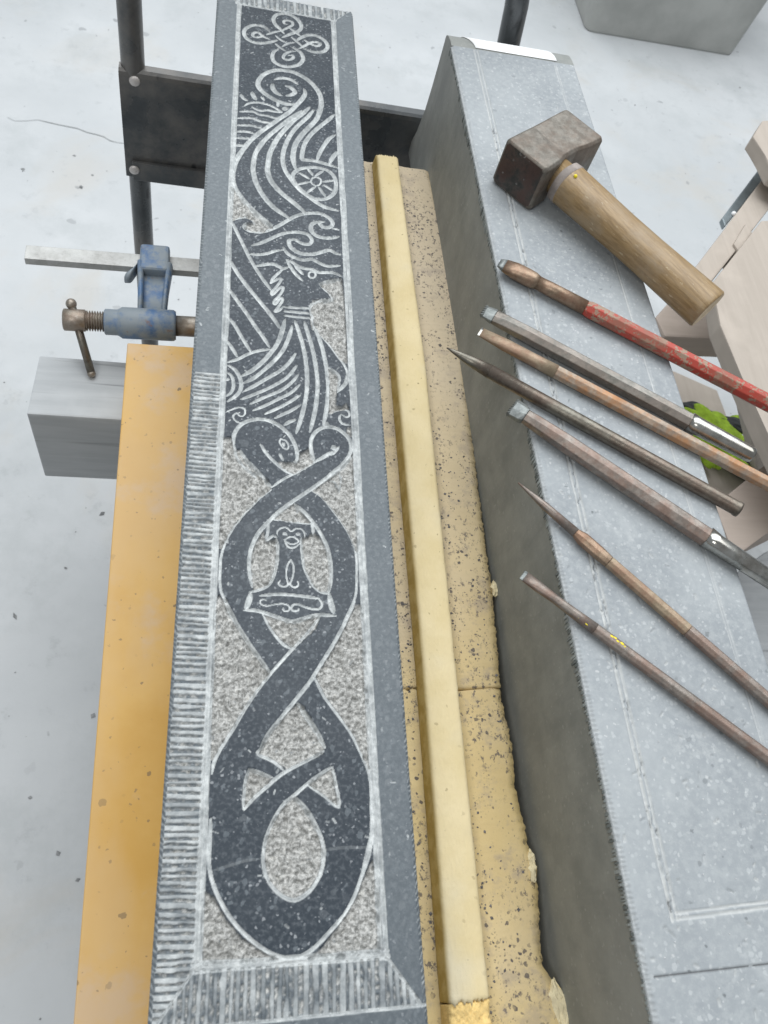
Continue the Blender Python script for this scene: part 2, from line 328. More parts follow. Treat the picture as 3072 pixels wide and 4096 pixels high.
# ------------------------------------------------------------------ height fields for the two stones
def catmull(p, k=5, closed=False):
    p = np.asarray(p, float)
    if len(p) < 3: return p
    q = np.vstack([2 * p[0] - p[1], p, 2 * p[-1] - p[-2]]); out = []
    for i in range(1, len(q) - 2):
        a, b, c, d = q[i - 1], q[i], q[i + 1], q[i + 2]
        for t in np.arange(k) / k:
            out.append(.5 * ((2 * b) + (c - a) * t + (2 * a - 5 * b + 4 * c - d) * t * t + (3 * b - a - 3 * c + d) * t ** 3))
    out.append(q[-2]); return np.array(out)
class Field:
    def __init__(s, xs, ys, zt, org=(0, 0), rot=0.0):
        s.xs, s.ys, s.zt, s.org, s.rot = xs, ys, zt, Vector(org), rot
        s.X, s.Y = np.meshgrid(xs, ys); sh = s.X.shape
        s.h = np.zeros(sh); s.pale = np.zeros(sh); s.grit = np.zeros(sh); s.honed = np.zeros(sh)
        c, q = math.cos(-rot), math.sin(-rot); s.inv = (c, q)
        nz = rng.standard_normal(sh)
        s.n1 = s.blur(rng.standard_normal(sh), 1.7); s.n2 = s.blur(rng.standard_normal(sh), 1.0); s.n3 = s.blur(rng.standard_normal(sh), 5.0); s.n0 = rng.standard_normal(sh)
    def blur(s, a, sg):
        fy = np.fft.fftfreq(a.shape[0])[:, None]; fx = np.fft.rfftfreq(a.shape[1])[None]
        r = np.fft.irfft2(np.fft.rfft2(a) * np.exp(-2 * (math.pi * sg) ** 2 * (fx ** 2 + fy ** 2)), a.shape); return r / (r.std() + 1e-9)
    def local(s, px, py):
        p = P(px, py, s.zt); x, y = p.x - s.org[0], p.y - s.org[1]; c, q = s.inv; return (x * c - y * q, x * q + y * c)
    def win(s, p, pad):
        x0, x1 = np.searchsorted(s.xs, [p[:, 0].min() - pad, p[:, 0].max() + pad]); y0, y1 = np.searchsorted(s.ys, [p[:, 1].min() - pad, p[:, 1].max() + pad])
        return slice(y0, y1), slice(x0, x1)
    def stroke(s, p, hw, depth=.0016, taper=True, pale=1.0, wob=.10):
        p = np.asarray(p, float)
        W = s.win(p, hw * 1.6)
        X, Y = s.X[W], s.Y[W]
        if X.size == 0: return
        seg = np.diff(p, axis=0); L = np.hypot(seg[:, 0], seg[:, 1]); cum = np.concatenate([[0], np.cumsum(L)]); T = cum[-1]
        best = np.full(X.shape, 9.)
        for i in range(len(seg)):
            if L[i] < 1e-7: continue
            t = np.clip(((X - p[i, 0]) * seg[i, 0] + (Y - p[i, 1]) * seg[i, 1]) / L[i] ** 2, 0, 1)
            d = np.hypot(X - p[i, 0] - t * seg[i, 0], Y - p[i, 1] - t * seg[i, 1])
            u = cum[i] + t * L[i]
            if taper and T > hw * 1.2:
                e = min(T * .3, hw * 5); k = np.clip(np.minimum(u, T - u) / e, 0, 1); k = .30 + .70 * np.sqrt(k)
            else: k = 1.0
            best = np.minimum(best, d / (hw * k))
        best = best * (1 + wob * .5 * s.n1[W] * .5 + wob * .5 * s.n3[W] * .6)
        d = np.clip(1 - best, 0, 1); prof = np.clip(d * 1.25, 0, 1)
        s.h[W] = np.minimum(s.h[W], -depth * prof * (1 + .12 * s.n2[W] * (d > 0)))
        a = np.clip((1.06 - best) / .22, 0, 1); s.pale[W] = np.maximum(s.pale[W], a * pale * np.clip(.90 + .10 * s.n3[W] - .22 * np.clip((.5 - best) / .5, 0, 1), 0, 1)); s.grit[W] *= (1 - a * .85)
    def poly(s, p):
        p = np.asarray(p, float); W = s.win(p, .003); X, Y = s.X[W], s.Y[W]; ins = np.zeros(X.shape, bool); n = len(p)
        jx = X + s.n1[W] * .0003; jy = Y + s.n2[W] * .0003
        for i in range(n):
            x1, y1 = p[i]; x2, y2 = p[(i + 1) % n]
            if y1 == y2: continue
            c = ((y1 > jy) != (y2 > jy)) & (jx < (x2 - x1) * (jy - y1) / (y2 - y1) + x1); ins ^= c
        return W, ins
    def stipple(s, p, depth=.0030):
        W, ins = s.poly(p)
        if not ins.size: return
        m = ins.astype(float); q = np.pad(m, 1, mode='edge'); m = sum(q[i:i + m.shape[0], j:j + m.shape[1]] for i in range(3) for j in range(3)) / 9
        s.h[W] = s.h[W] * (1 - m) + m * (-depth + .00105 * np.clip(s.n1[W], -2, 1.6) + .00034 * np.clip(s.n2[W], -2, 2)); s.grit[W] = np.maximum(s.grit[W], m); 
    def build(s, part, names, mat, root):
        ny, nx = s.X.shape; c, q = math.cos(s.rot), math.sin(s.rot)
        co = np.stack([s.X * c - s.Y * q + s.org[0], s.X * q + s.Y * c + s.org[1], s.zt + s.h], -1).reshape(-1, 3)
        idx = np.arange(ny * nx).reshape(ny, nx); quads = np.stack([idx[:-1, :-1], idx[:-1, 1:], idx[1:, 1:], idx[1:, :-1]], -1).reshape(-1, 4)
        pid = part.reshape(-1); out = []
        for k, nm in enumerate(names):
            f = quads[pid == k]
            if not len(f): out.append(None); continue
            u, iv = np.unique(f, return_inverse=True); iv = iv.reshape(-1)
            me = bpy.data.meshes.new(nm[0]); me.vertices.add(len(u)); me.vertices.foreach_set('co', co[u].ravel())
            me.loops.add(len(iv)); me.loops.foreach_set('vertex_index', iv.astype(np.int32))
            me.polygons.add(len(f)); me.polygons.foreach_set('loop_start', np.arange(0, len(iv), 4, dtype=np.int32)); me.polygons.foreach_set('loop_total', np.full(len(f), 4, dtype=np.int32))
            me.update(); me.validate()
            for an, ar in (('pale', s.pale), ('grit', s.grit), ('honed', s.honed)):
                at = me.attributes.new(an, 'FLOAT', 'POINT'); at.data.foreach_set('value', ar.reshape(-1)[u].astype(np.float32))
            me.polygons.foreach_set('use_smooth', np.ones(len(f), bool))
            o = link(nm[0], me, mat, root)
            if nm[1]: o['label'] = nm[1]
            out.append(o)
        return out

# ------------------------------------------------------------------ the carved slab
ZA = .90; AX0, AX1, AY0, AY1 = -.0228, .1555, -.14, 1.112
FXL, FXR, FYB, FYT = .0030, .1300, -.0035, 1.0825
xs = np.concatenate([[AX0], np.arange(AX0, AX1, .00058), [AX1, AX1]])
ys = [AY0]; 
while ys[-1] < AY1: ys.append(ys[-1] + (.00052 + .00055 * max(0, ys[-1]) / 1.1))
ys = np.array([AY0] + ys[:-1] + [AY1, AY1])
A = Field(xs, ys, ZA)
A.h += A.n1 * .000015
A.honed[(A.X < FXL) | (A.X > FXR) | (A.Y < FYB) | (A.Y > FYT)] = 1.0; A.honed *= np.clip(.62 + .4 * A.Y, 0, 1)  # margins are honed; sheen toward the far end is put into their colour
SC = {'A': (800, 0, .42194), 'B': (800, 600, .42194), 'C': (800, 1200, .42194), 'D': (800, 1800, .42194), 'E': (600, 2400, .66305), 'F': (550, 3200, .72333)}
def pts(reg, txt):
    ox, oy, k = SC[reg]; v = [float(t) for t in txt.replace(',', ' ').split()]
    return [A.local(ox + v[i] * k, oy + v[i + 1] * k) for i in range(0, len(v), 2)]
# tooled bands: rows of small ridges left by the flat chisel
X, Y = A.X, A.Y
def ribs(coord, across, a0, a1, lo, hi, pitch, slope, region, tone=.54):
    """coord runs across the ridges, across runs along them"""
    edges = []; c = lo
    while c < hi: edges.append(c); c += pitch * rng.uniform(.72, 1.28)
    edges = np.array(edges + [c]); k = np.clip(np.searchsorted(edges, coord.ravel()) - 1, 0, len(edges) - 2).reshape(coord.shape)
    r = rng.uniform(-1, 1, (len(edges), 6)); al = (across - a0) / (a1 - a0)
    cc = coord + slope * (al - .5) * pitch * (1 + r[k, 0]) * .6 + A.n3 * pitch * .05
    k = np.clip(np.searchsorted(edges, cc.ravel()) - 1, 0, len(edges) - 2).reshape(coord.shape)
    t = (cc - edges[k]) / (edges[k + 1] - edges[k])
    wdt = .64 + .10 * r[k, 1] + .05 * A.n3
    top = np.clip((wdt - t) / .10, 0, 1) * np.clip(t / .05, 0, 1)
    gap = 1 - top
    h = -.0003 - .0002 * (r[k, 2] + 1) - gap * (.0017 + .00035 * A.n1) - top * .00004 * A.n2
    chips = np.clip((A.n1 + .3 * A.n0 - .9) * 1.4, 0, 1)
    R = region
    A.h[R] = h[R]; A.pale[R] = np.clip(top * (tone + .16 * r[k, 3] + .12 * A.n3) + gap * chips * .75, 0, 1)[R]; A.grit[R] = np.clip(gap * (.30 + .30 * A.n1), 0, 1)[R]
left = (X > AX0 + .0026 + .0004 * A.n3) & (X < FXL) & (Y < .478) & (Y > AY0)
dl = (X - FXL) * (-1)      # mitre between left band and end band
end = (Y < FYB) & (Y > -.0335 + (X - .05) * .012) & (X > AX0 + .004) & (X < .1505)
mit_l = (FXL - X) < (FYB - Y) * .78
mit_r = (X - FXR) < (FYB - Y) * .80
ribs(Y, X, AX0, FXL, -.15, .50, .0049, .35, left & ~(end & mit_l) & (Y > -.2))
ribs(X, Y, -.035, FYB, -.03, .16, .0053, -.2, end & mit_l & mit_r, .36)
endt = (Y > FYT + .001) & (Y < AY1 - .001) & ((FXL - X) < (Y - FYT) * .8) & ((X - FXR) < (Y - FYT) * .8)
ribs(X, Y, FYT, AY1, -.03, .16, .0074, .15, endt)
# punched background
for reg, t in (
 ('B', '285,340 330,370 380,430 470,530 560,620 660,690 690,730 600,770 510,765 440,760 415,725 440,695 520,690 480,650 420,630 350,640 300,665 285,600'),
 ('B', '1130,1265 1240,1225 1340,1220 1355,1300 1370,1420 1375,1700 1060,1700 1040,1500 1060,1450 1120,1420 1250,1410 1210,1340'),
 ('C', '1070,40 1070,0 1372,0 1385,300 1398,600 1330,560 1240,420 1140,330 1090,240 1065,160'),
 ('C', '1215,640 1300,700 1320,760 1300,860 1290,950 1290,1000 1340,1010 1395,980 1405,1030 1300,1050 1225,1080 1225,900'),
 ('C', '945,1450 1030,1410 1060,1460 1100,1530 1060,1560 900,1650 780,1590 740,1530 880,1540 930,1520'),
 ('C', '1400,1210 1430,1200 1440,1300 1390,1260'),
 ('C', '215,1305 300,1300 320,1400 360,1480 450,1590 540,1670 540,1700 200,1700'),
 ('D', '205,200 205,0 380,0 440,90 540,190 640,290 680,355 560,460 430,600 330,720 250,820 200,930 175,930 190,500'),
 ('D', '1450,30 1465,300 1490,600 1500,900 1505,980 1470,940 1420,810 1330,660 1220,510 1120,420 1060,385 1200,290 1330,170 1400,90'),
 ('D', '640,870 720,840 740,900 735,1050 710,1180 660,1270 510,1325 490,1250 480,1100 500,950 560,840 610,760 620,860'),
 ('D', '960,850 990,830 1090,790 1160,860 1220,980 1245,1120 1225,1330 1150,1350 1080,1300 1010,1180 970,1030'),
 ('D', '740,600 870,510 910,520 1050,690 900,680 780,665 690,655'),
 ('D', '175,1380 230,1430 300,1540 350,1659 360,1700 120,1700 135,1500'),
 ('E', '690,90 855,130 1030,90 1000,170 870,290 780,230 720,150'),
 ('E', '400,0 460,0 500,110 560,200 640,320 725,440 660,530 580,650 500,780 430,880 385,960 358,960 370,500 390,200'),
 ('E', '1240,30 1280,30 1295,300 1310,600 1330,1050 1318,1040 1240,830 1150,700 1060,580 1000,460 1060,370 1150,220'),
 ('E', '890,620 920,640 980,740 1060,880 1040,930 920,980 830,1020 750,970 655,925 680,850 760,750'),
 ('E', '600,1020 740,1070 650,1170 570,1260 565,1150 590,1040'),
 ('E', '1095,1010 1110,1080 1135,1240 1040,1180 950,1110 1030,1060'),
 ('F', '867,-20 940,60 1000,180 1028,290 1008,410 950,500 870,548 790,520 730,450 700,350 703,230 750,110 820,20'),
 ('F', '370,510 420,540 480,650 570,760 690,840 790,885 700,910 360,925 350,700'),
 ('F', '1300,330 1330,500 1345,855 1100,885 930,890 1000,840 1100,720 1200,570 1250,440')):
    A.stipple(pts(reg, t), .0032)
def spoke(a, b): return '%d,%d %d,%d' % (*a, *b)
STROKES = [
 ('A', 32, '780,290 735,255 700,205 700,165 735,135 800,130 870,147 930,190 960,240 950,280 905,305 850,325 790,352'),
 ('A', 24, '830,228 800,222 795,200 830,193 872,207 878,235 840,258 800,278 768,295'), ('A', 24, '850,265 900,300 950,340'), ('A', 22, '745,245 770,285 800,320'),
 ('A', 24, '765,290 690,308 630,327'), ('A', 34, '662,300 620,260 560,240 490,242 430,275 418,320 450,370 520,403 600,408 680,395 740,377'),
 ('A', 26, '662,372 600,345 560,312 520,308 497,330 520,350 570,350 605,330'),
 ('A', 22, '715,335 770,380 825,405'), ('A', 22, '865,350 920,395 975,442'), ('A', 22, '780,440 840,410 905,400'), ('A', 22, '775,355 840,330 890,315'), ('A', 22, '710,408 760,450 815,485'),
 ('A', 34, '915,385 970,350 1040,330 1120,345 1185,388 1210,440 1180,483 1120,495 1050,485 985,458'),
 ('A', 26, '935,462 1000,430 1060,400 1110,400 1142,415 1110,435 1050,415 985,375'),
 ('A', 34, '745,465 700,490 685,540 710,590 780,625 860,632 940,610 978,560 960,505 910,465 865,440'),
 ('A', 26, '905,485 850,490 803,515 790,548 830,567 880,552 882,528 840,522'),
 ('A', 44, '985,840 998,880 975,930 920,990 850,1060 760,1120 660,1190 560,1260 480,1330 420,1400 370,1470 330,1560 318,1659'),
 ('A', 42, '925,988 820,985 720,950 620,890 560,830 550,775 600,710 690,670 790,665 890,685 990,735 1070,800 1130,880 1150,960 1140,1040 1110,1120 1060,1180 1000,1240 940,1310 900,1380 885,1450 885,1520 905,1600'),
 ('A', 34, '708,752 770,740 850,750 930,798'), ('A', 42, '690,790 688,830 720,875 768,905'), ('A', 40, '808,812 860,830 900,870 870,897 818,907'),
 ('A', 28, '738,965 740,1010'), ('A', 46, '785,1040 830,1018'),
 ('A', 30, '385,890 410,930 452,955'), ('A', 40, '495,872 505,905 532,945'), ('A', 24, '580,918 615,952'),
 ('A', 24, '420,1005 460,980 540,970 620,985 690,1010 740,1040 770,1062 700,1055 640,1045 580,1050 530,1035 490,1010'),
 ('A', 26, '375,1058 440,1055 510,1060 560,1085 630,1095 680,1110 745,1122'), ('A', 28, '350,1120 420,1118 500,1120 560,1145 620,1160 680,1160'),
 ('A', 28, '340,1187 420,1187 500,1190 540,1205 600,1215'), ('A', 28, '333,1248 400,1245 460,1250 500,1262 530,1275'), ('A', 28, '333,1305 400,1310 460,1310 490,1305'), ('A', 36, '328,1378 370,1378 410,1380'),
 ('A', 46, '975,1045 900,1095 820,1150 720,1230 640,1300 570,1380 525,1460 505,1560 505,1622 525,1712 560,1792 620,1882 700,1967 790,2032 855,2072'),
 ('A', 48, '1040,1015 980,1070 900,1130 820,1210 750,1290 700,1370 660,1460 645,1560 642,1620 665,1700 720,1775 800,1852 890,1922 960,1982 1005,2022'),
 ('A', 42, '1080,1038 1020,1110 940,1180 870,1260 820,1350 790,1440 785,1530 805,1610 830,1652 880,1722 950,1802 1030,1862 1110,1922 1200,1967 1315,1997'),
 ('A', 18, '858,1470 872,1530'),
 ('A', 40, '1275,1085 1200,1150 1110,1220 1040,1290 990,1370 970,1450 968,1505 1000,1515 1090,1525 1200,1555 1305,1588'),
 ('A', 38, '1285,1275 1220,1320 1170,1390 1130,1460 1110,1520'), ('A', 40, '1305,1435 1260,1490 1225,1550'),
 ('B', 34, '320,180 318,280 345,370 410,460 490,550 590,640 690,715'), ('B', 40, '420,0 360,80 322,180 318,260'),
 ('B', 38, '300,670 350,645 430,633 490,655 520,690'), ('B', 38, '470,765 560,778 660,755 760,710 850,655 940,615 1040,598 1140,602 1220,642 1258,690 1235,730 1170,730 1130,690 1180,680'),
 ('B', 40, '435,690 420,730 470,765 540,775'), ('B', 42, '1175,680 1100,685 1055,712 1060,770 1110,815 1180,832 1260,832 1320,820'), ('B', 22, '1255,740 1320,757'),
 ('B', 36, '490,905 580,880 670,840 760,800 850,780 940,780 1020,800 1060,850 1040,890 980,890 920,862 890,850'), ('B', 42, '930,850 860,850 842,870 860,920 910,960 980,985 1080,985 1160,965 1230,950 1290,980 1338,990'),
 ('B', 34, '460,985 560,992 650,977 720,955 788,945'), ('B', 36, '785,915 830,980 900,1020 980,1042 1060,1035 1130,1070 1210,1100 1328,1095'),
 ('B', 36, '820,1035 870,1060 930,1100 1000,1125 1060,1130 1130,1160 1200,1160 1270,1165 1342,1197'), ('B', 34, '820,1035 860,1110 910,1180 975,1240'), ('B', 34, '900,1100 940,1140 980,1182'),
 ('B', 20, '1060,1152 1090,1165 1095,1190 1075,1210 1045,1208 1030,1185 1040,1160 1060,1152'),
 ('B', 38, '520,1100 590,1090 660,1080 710,1085 760,1112 790,1125 845,1105'), ('B', 30, '790,1125 740,1170 690,1220 668,1265'),
 ('B', 28, '668,1265 740,1222 770,1228 730,1290 680,1345 690,1370 760,1305 790,1308 760,1370 700,1435 715,1460 765,1400 782,1425 745,1485 712,1530 750,1520 792,1482'),
 ('B', 34, '305,680 360,800 420,920 480,1040 540,1140 600,1230 675,1328'), ('B', 40, '283,1040 350,1160 430,1270 520,1380 620,1500 700,1600 758,1690'),
 ('B', 38, '270,1310 340,1410 430,1532 510,1652 590,1762 660,1870'), ('C', 36, '265,160 330,240 400,360 485,495'), ('C', 36, '260,390 300,450 355,540'),
 ('B', 20, '1130,1265 1240,1230 1340,1220'), ('B', 26, '1130,1265 1180,1320 1240,1370 1258,1412 1150,1420 1070,1450 1042,1500 1065,1560 1065,1640'),
 ('B', 28, '790,1487 900,1495 1050,1502'), ('B', 28, '790,1528 900,1537 1065,1552'), ('B', 28, '790,1568 900,1580 1065,1597'),
 ('C', 42, '1065,180 1090,260 1130,360 1170,500 1200,650 1215,800 1210,950 1190,1090 1168,1185'), ('C', 24, '1140,330 1230,430 1310,540 1370,620 1397,700 1385,780 1345,830 1305,870'), ('C', 40, '1397,700 1385,780 1345,830 1305,870'),
 ('C', 26, '1215,635 1300,695 1322,750 1305,850'),
 ('C', 46, '808,180 780,290 740,400 680,490 590,590 490,670 392,722'), ('C', 42, '877,240 840,360 790,470 710,570 610,660 510,740 412,787'), ('C', 40, '908,503 850,590 760,670 640,740 520,810 415,865'),
 ('C', 36, '920,617 840,720 740,790 620,850 500,900 386,942'), ('C', 36, '933,705 860,790 760,860 640,910 550,950 475,987'), ('C', 34, '950,797 860,880 740,940 620,1000 500,1047'),
 ('C', 36, '953,900 860,960 760,1015 612,1082'), ('C', 36, '955,993 860,1050 780,1085 706,1122'), ('C', 40, '907,1133 850,1155 798,1185'),
 ('C', 42, '898,193 940,310 980,450 1005,600 1015,740 1010,880 985,1020 950,1150 912,1262'), ('C', 42, '988,200 1030,340 1070,480 1100,640 1115,800 1105,950 1080,1100 1042,1252'),
 ('C', 36, '260,590 360,560 460,510 560,480 672,465'), ('C', 40, '262,615 330,660 380,740 390,830 350,900 260,962'), ('C', 34, '255,685 300,720 318,800 300,870 250,912'), ('C', 26, '255,760 280,745'),
 ('C', 18, '245,1062 310,1035 370,1018 420,1030 428,1075 400,1102 370,1092 352,1065'), ('C', 20, '380,1066 330,1080 315,1110 345,1150 400,1168'),
 ('C', 42, '322,1370 325,1270 380,1190 460,1145 560,1128 650,1142 750,1190 840,1270 900,1370 922,1460 915,1520 890,1530'),
 ('C', 36, '570,1362 620,1440 680,1510 760,1580 830,1630 885,1655'), ('C', 30, '750,1452 790,1520'), ('C', 18, '765,1318 810,1330 838,1375 830,1412 790,1400 755,1350 765,1318'), ('C', 34, '785,1350 800,1385'),
 ('C', 40, '1090,1532 1060,1450 1050,1350 1080,1270 1150,1215 1230,1202 1320,1230 1400,1300 1432,1370 1420,1460 1360,1550 1290,1610 1210,1665'),
 ('C', 30, '1100,1530 1180,1490 1250,1440'), ('C', 62, '1245,1405 1295,1395'), ('C', 30, '1320,1390 1270,1450 1230,1470'),
 ('C', 20, '1225,1080 1290,1052 1350,1035 1400,1050 1418,1088 1390,1110 1345,1085'), ('C', 26, '1340,1078 1320,1120 1350,1170 1425,1185'), ('C', 56, '1180,1178 1225,1180'),
 ('D', 28, '675,355 800,270 900,220 1010,160 1100,105 1210,35 1260,10'), ('D', 30, '380,0 440,90 540,190 680,352'),
 ('C', 32, '322,1370 340,1450 380,1520 450,1590 540,1670'),
 ('D', 30, '680,370 560,460 440,580 340,700 260,830 215,950 195,1050 190,1180 195,1320 240,1430 310,1560 360,1670'),
 ('D', 44, '1445,50 1330,165 1200,265 1060,365 950,440 860,500 740,590 650,680 560,780 505,880 478,960 468,1060 472,1160 495,1300'),
 ('D', 38, '895,510 980,580 1060,670 1130,770 1190,880 1228,1000 1242,1120 1240,1240 1222,1350'),
 ('D', 26, '1060,385 1150,440 1250,560 1340,680 1420,810 1470,940 1485,1060 1485,1200 1480,1350 1450,1450 1400,1560 1350,1659'),
 ('D', 32, '680,652 760,655 900,680 1060,700'), ('D', 32, '650,680 642,780 632,850 690,815 728,830'), ('D', 34, '1060,690 1070,750 1075,800'),
 ('D', 38, '725,840 738,940 728,1080 692,1210 640,1285 560,1325 465,1347'), ('D', 38, '960,830 970,980 990,1110 1040,1220 1090,1300 1160,1348 1235,1362'),
 ('D', 18, '1325,185 1340,260 1325,385'), ('D', 22, '1240,260 1290,310 1318,370'),
 ('D', 18, '735,805 735,770 770,740 820,737 865,770 910,745 960,750 990,785 992,830'), ('D', 36, '798,795 808,795'), ('D', 36, '925,797 935,797'),
 ('D', 18, '800,850 870,820 935,860 910,885 860,890 820,870 800,850'), ('D', 22, '798,855 830,910 870,928 910,915 948,885'),
 ('D', 20, '862,1040 830,1090 818,1160 825,1230 845,1275 870,1230 887,1160 885,1090 862,1040'), ('D', 22, '765,1235 745,1262 770,1290 820,1290 848,1250'), ('D', 22, '848,1255 870,1290 910,1300 935,1270 920,1240'),
 ('D', 66, '480,1355 465,1430 432,1510'), ('D', 66, '1225,1370 1240,1450 1268,1545'), ('D', 42, '415,1518 520,1520 600,1540 720,1578 870,1622 1000,1590 1120,1562 1290,1572'),
 ('D', 36, '565,1380 700,1368 830,1370 960,1385 1130,1405'), ('D', 26, '1115,1400 1155,1450 1140,1500 1080,1508 1000,1490 920,1460 880,1472 865,1500 882,1522 930,1520 932,1495'),
 ('D', 18, '635,1430 600,1415 570,1435 585,1465 640,1478 700,1465 780,1458 830,1470 850,1500 830,1527 790,1520 790,1490'),
 ('E', 22, '680,85 740,190 800,265 860,297'), ('E', 24, '450,0 500,100 560,200 640,320 722,432'),
 ('E', 26, '1025,100 950,195 880,272 820,340 740,430 650,540 570,660 500,780 430,890 390,970 372,1050'), ('E', 28, '1238,0 1180,130 1110,260 1030,390 960,500 880,600 800,700 720,800 665,900'),
 ('E', 22, '995,470 1050,580 1130,690 1210,800 1260,900 1310,1010 1330,1100 1335,1250 1335,1400 1310,1520 1275,1670'),
 ('E', 30, '890,620 960,720 1010,800 1058,893'), ('E', 28, '1052,910 960,960 860,1012 780,1062 700,1130 620,1200 565,1268'), ('E', 28, '668,893 652,928 740,970 805,1025'),
 ('E', 24, '600,1018 740,1072'), ('E', 24, '600,1018 575,1100 562,1262'),
 ('E', 28, '1102,1003 1030,1050 960,1100 880,1170 800,1240 740,1340 700,1440 685,1540 692,1670'), ('E', 22, '1100,1008 1120,1100 1140,1248 1050,1180 948,1113'),
 ('E', 30, '870,1185 940,1260 1000,1360 1040,1460 1047,1560 1030,1670'), 
 ('F', 28, '705,240 697,350 728,450 790,523 870,553 950,505 1008,415 1032,300 1020,220'),
 ('F', 28, '405,100 400,230 395,350 420,470 480,600 560,710 660,800 760,858 860,875 960,832 1050,742 1140,640 1200,532 1240,420 1280,300 1300,180 1300,60'),
]
for c, r in (((1085, 240), 0),): pass
for a, b in (((1022, 178), (1072, 242)), ((1170, 195), (1090, 248)), ((1275, 287), (1160, 302)), ((1272, 392), (1165, 325)), ((1187, 440), (1122, 345)), ((1012, 405), (1098, 345)), ((925, 327), (1042, 300)), ((938, 213), (1040, 275))):
    STROKES.append(('B', 26, spoke(a, b)))
STROKES += [('B', 38, '1085,163 1200,188 1270,250 1290,330 1270,410 1195,462 1090,462 990,402 915,330 880,270 892,215 960,175 1085,163'), ('B', 16, '1100,257 1140,272 1148,300 1130,330 1095,335 1062,318 1055,290 1068,265 1100,257')]
closed = lambda t: t.split()[0] == t.split()[-1]
for reg, wd, t in STROKES:
    q = pts(reg, t); ox, oy, k = SC[reg]
    mid = t.split()[len(t.split()) // 2].split(','); mx, my = ox + float(mid[0]) * k, oy + float(mid[1]) * k
    a = A.local(mx - 5, my); b = A.local(mx + 5, my); c = A.local(mx, my - 5); d = A.local(mx, my + 5)
    mpp = .55 * math.hypot(a[0] - b[0], a[1] - b[1]) / 10 + .45 * math.hypot(c[0] - d[0], c[1] - d[1]) / 10
    hw = max(.0007, wd * k * mpp * .44)
    A.stroke(catmull(q, 4), hw, min(.0026, hw * .85), not closed(t))
# frame lines round the panel: two chisel cuts side by side
for x0, x1, wd in ((FXL + .0012, FXL + .0014, .0019), (FXL + .0042, FXL + .0040, .0016), (FXR - .0042, FXR - .0040, .0017), (FXR - .0008, FXR - .0010, .0019)):
    q = [(x0 + (x1 - x0) * i / 40 + rng.normal() * .00018, FYB + (FYT - FYB) * i / 40) for i in range(41)]
    A.stroke(q, wd, .0013, False, .92)
for y0, wd in ((FYB + .0008, .0022), (FYB + .0040, .0017), (FYT - .0005, .0030)):
    A.stroke([(FXL + (FXR - FXL) * i / 12, y0 + rng.normal() * .0002) for i in range(13)], wd, .0014, False, .92)
for q in ([(FXL, FYB), (AX0 + .004, FYB - .029)], [(FXR, FYB), (.1515, FYB - .029)], [(FXR, FYT), (.1500, AY1 - .003)], [(FXL, FYT), (AX0 + .003, AY1 - .003)], [(AX0 + .004, -.0345), (.06, -.0335), (.154, -.0322)]):
    A.stroke(q, .0011, .0008, False, .75)
# small chips, bright spots and two faint scratches across the polished face
for k in range(260):
    x, y = rng.uniform(AX0 + .004, AX1 - .004), rng.uniform(-.05, 1.1); r = rng.uniform(.0004, .0009)
    A.stroke([(x, y), (x + rng.normal() * .0015, y + rng.normal() * .0015)], r, .0004, False, rng.uniform(.25, .8))
A.stroke(pts('F', '420,390 500,365 600,335 680,325'), .0010, .00002, True, .13); A.stroke(pts('F', '1030,275 1150,262 1280,262'), .0010, .00002, True, .13)
# arris: a narrow chamfer nicked by the chisel, then the vertical skirt
for e, sgn in ((AX0, 1), (AX1, -1)):
    d = (A.X - e) * sgn
    ph = (A.Y + d * 1.1) / .0042 + .25 * A.n3; nick = np.abs((ph % 1) - .5) * 2
    cw = .0026 + .0010 * A.n3 * .3
    c = np.clip((cw - d) / cw, 0, 1)
    A.h -= c * (.0020 + .0010 * nick * (c > .05)); A.pale = np.maximum(A.pale, (c > .02) * (nick > .62) * (.35 + .25 * A.n1 * .4) * (1 if e > 0 else .8)); A.grit *= 1
    A.pale = np.clip(A.pale, 0, 1)
d = AY1 - A.Y; c = np.clip((.003 - d) / .003, 0, 1); A.h -= c * .003
cr = np.hypot(np.maximum(A.X - (AX1 - .009), 0), np.maximum(A.Y - (AY1 - .009), 0)); A.h = np.where(cr > .009, -.012, A.h)
A.h[0, :] = A.h[-1, :] = A.h[:, 0] = A.h[:, -1] = -.012
xc = .5 * (A.X[:-1, :-1] + A.X[1:, 1:]); yc = .5 * (A.Y[:-1, :-1] + A.Y[1:, 1:])
part = np.full(xc.shape, 2)
part[(xc > FXL) & (xc < FXR) & (yc > FYB) & (yc < FYT)] = 0
pan = part == 0
yk1, yk2, yk3 = A.local(1100, 268)[1], A.local(1100, 1485)[1], A.local(1100, 1692)[1]
part[pan & (yc > yk1)] = 6; part[pan & (yc <= yk1) & (yc > yk3)] = 7
part[(xc <= FXL) & (yc < .478)] = 1; part[(xc <= FXL) & (yc >= .478)] = 3
part[yc <= FYB] = 4; part[yc >= FYT] = 5
slab = tag(empty('carved_stone_slab', (.066, .5, .81)), 'long dark polished bluestone slab carved with a knot, ship and interlaced serpent', 'carved stone')
A.build(part, [('serpent_panel', 'interlaced serpent loops raised from a pale punched ground'), ('tooled_margin', 'left margin cut with rows of short pale ridges'), ('smooth_margin', 'plain polished right margin'),
               ('smooth_margin', 'plain polished upper left margin'), ('tooled_end_band', 'near end band of upright ridges with mitred corners'), ('tooled_end_band', 'far end band of upright ridges'),
               ('knot_panel', 'looped four-lobed knot'), ('ship_panel', 'ship with spiral prow, wheel, waves, bird head and harp strings')], M['dark'], slab)
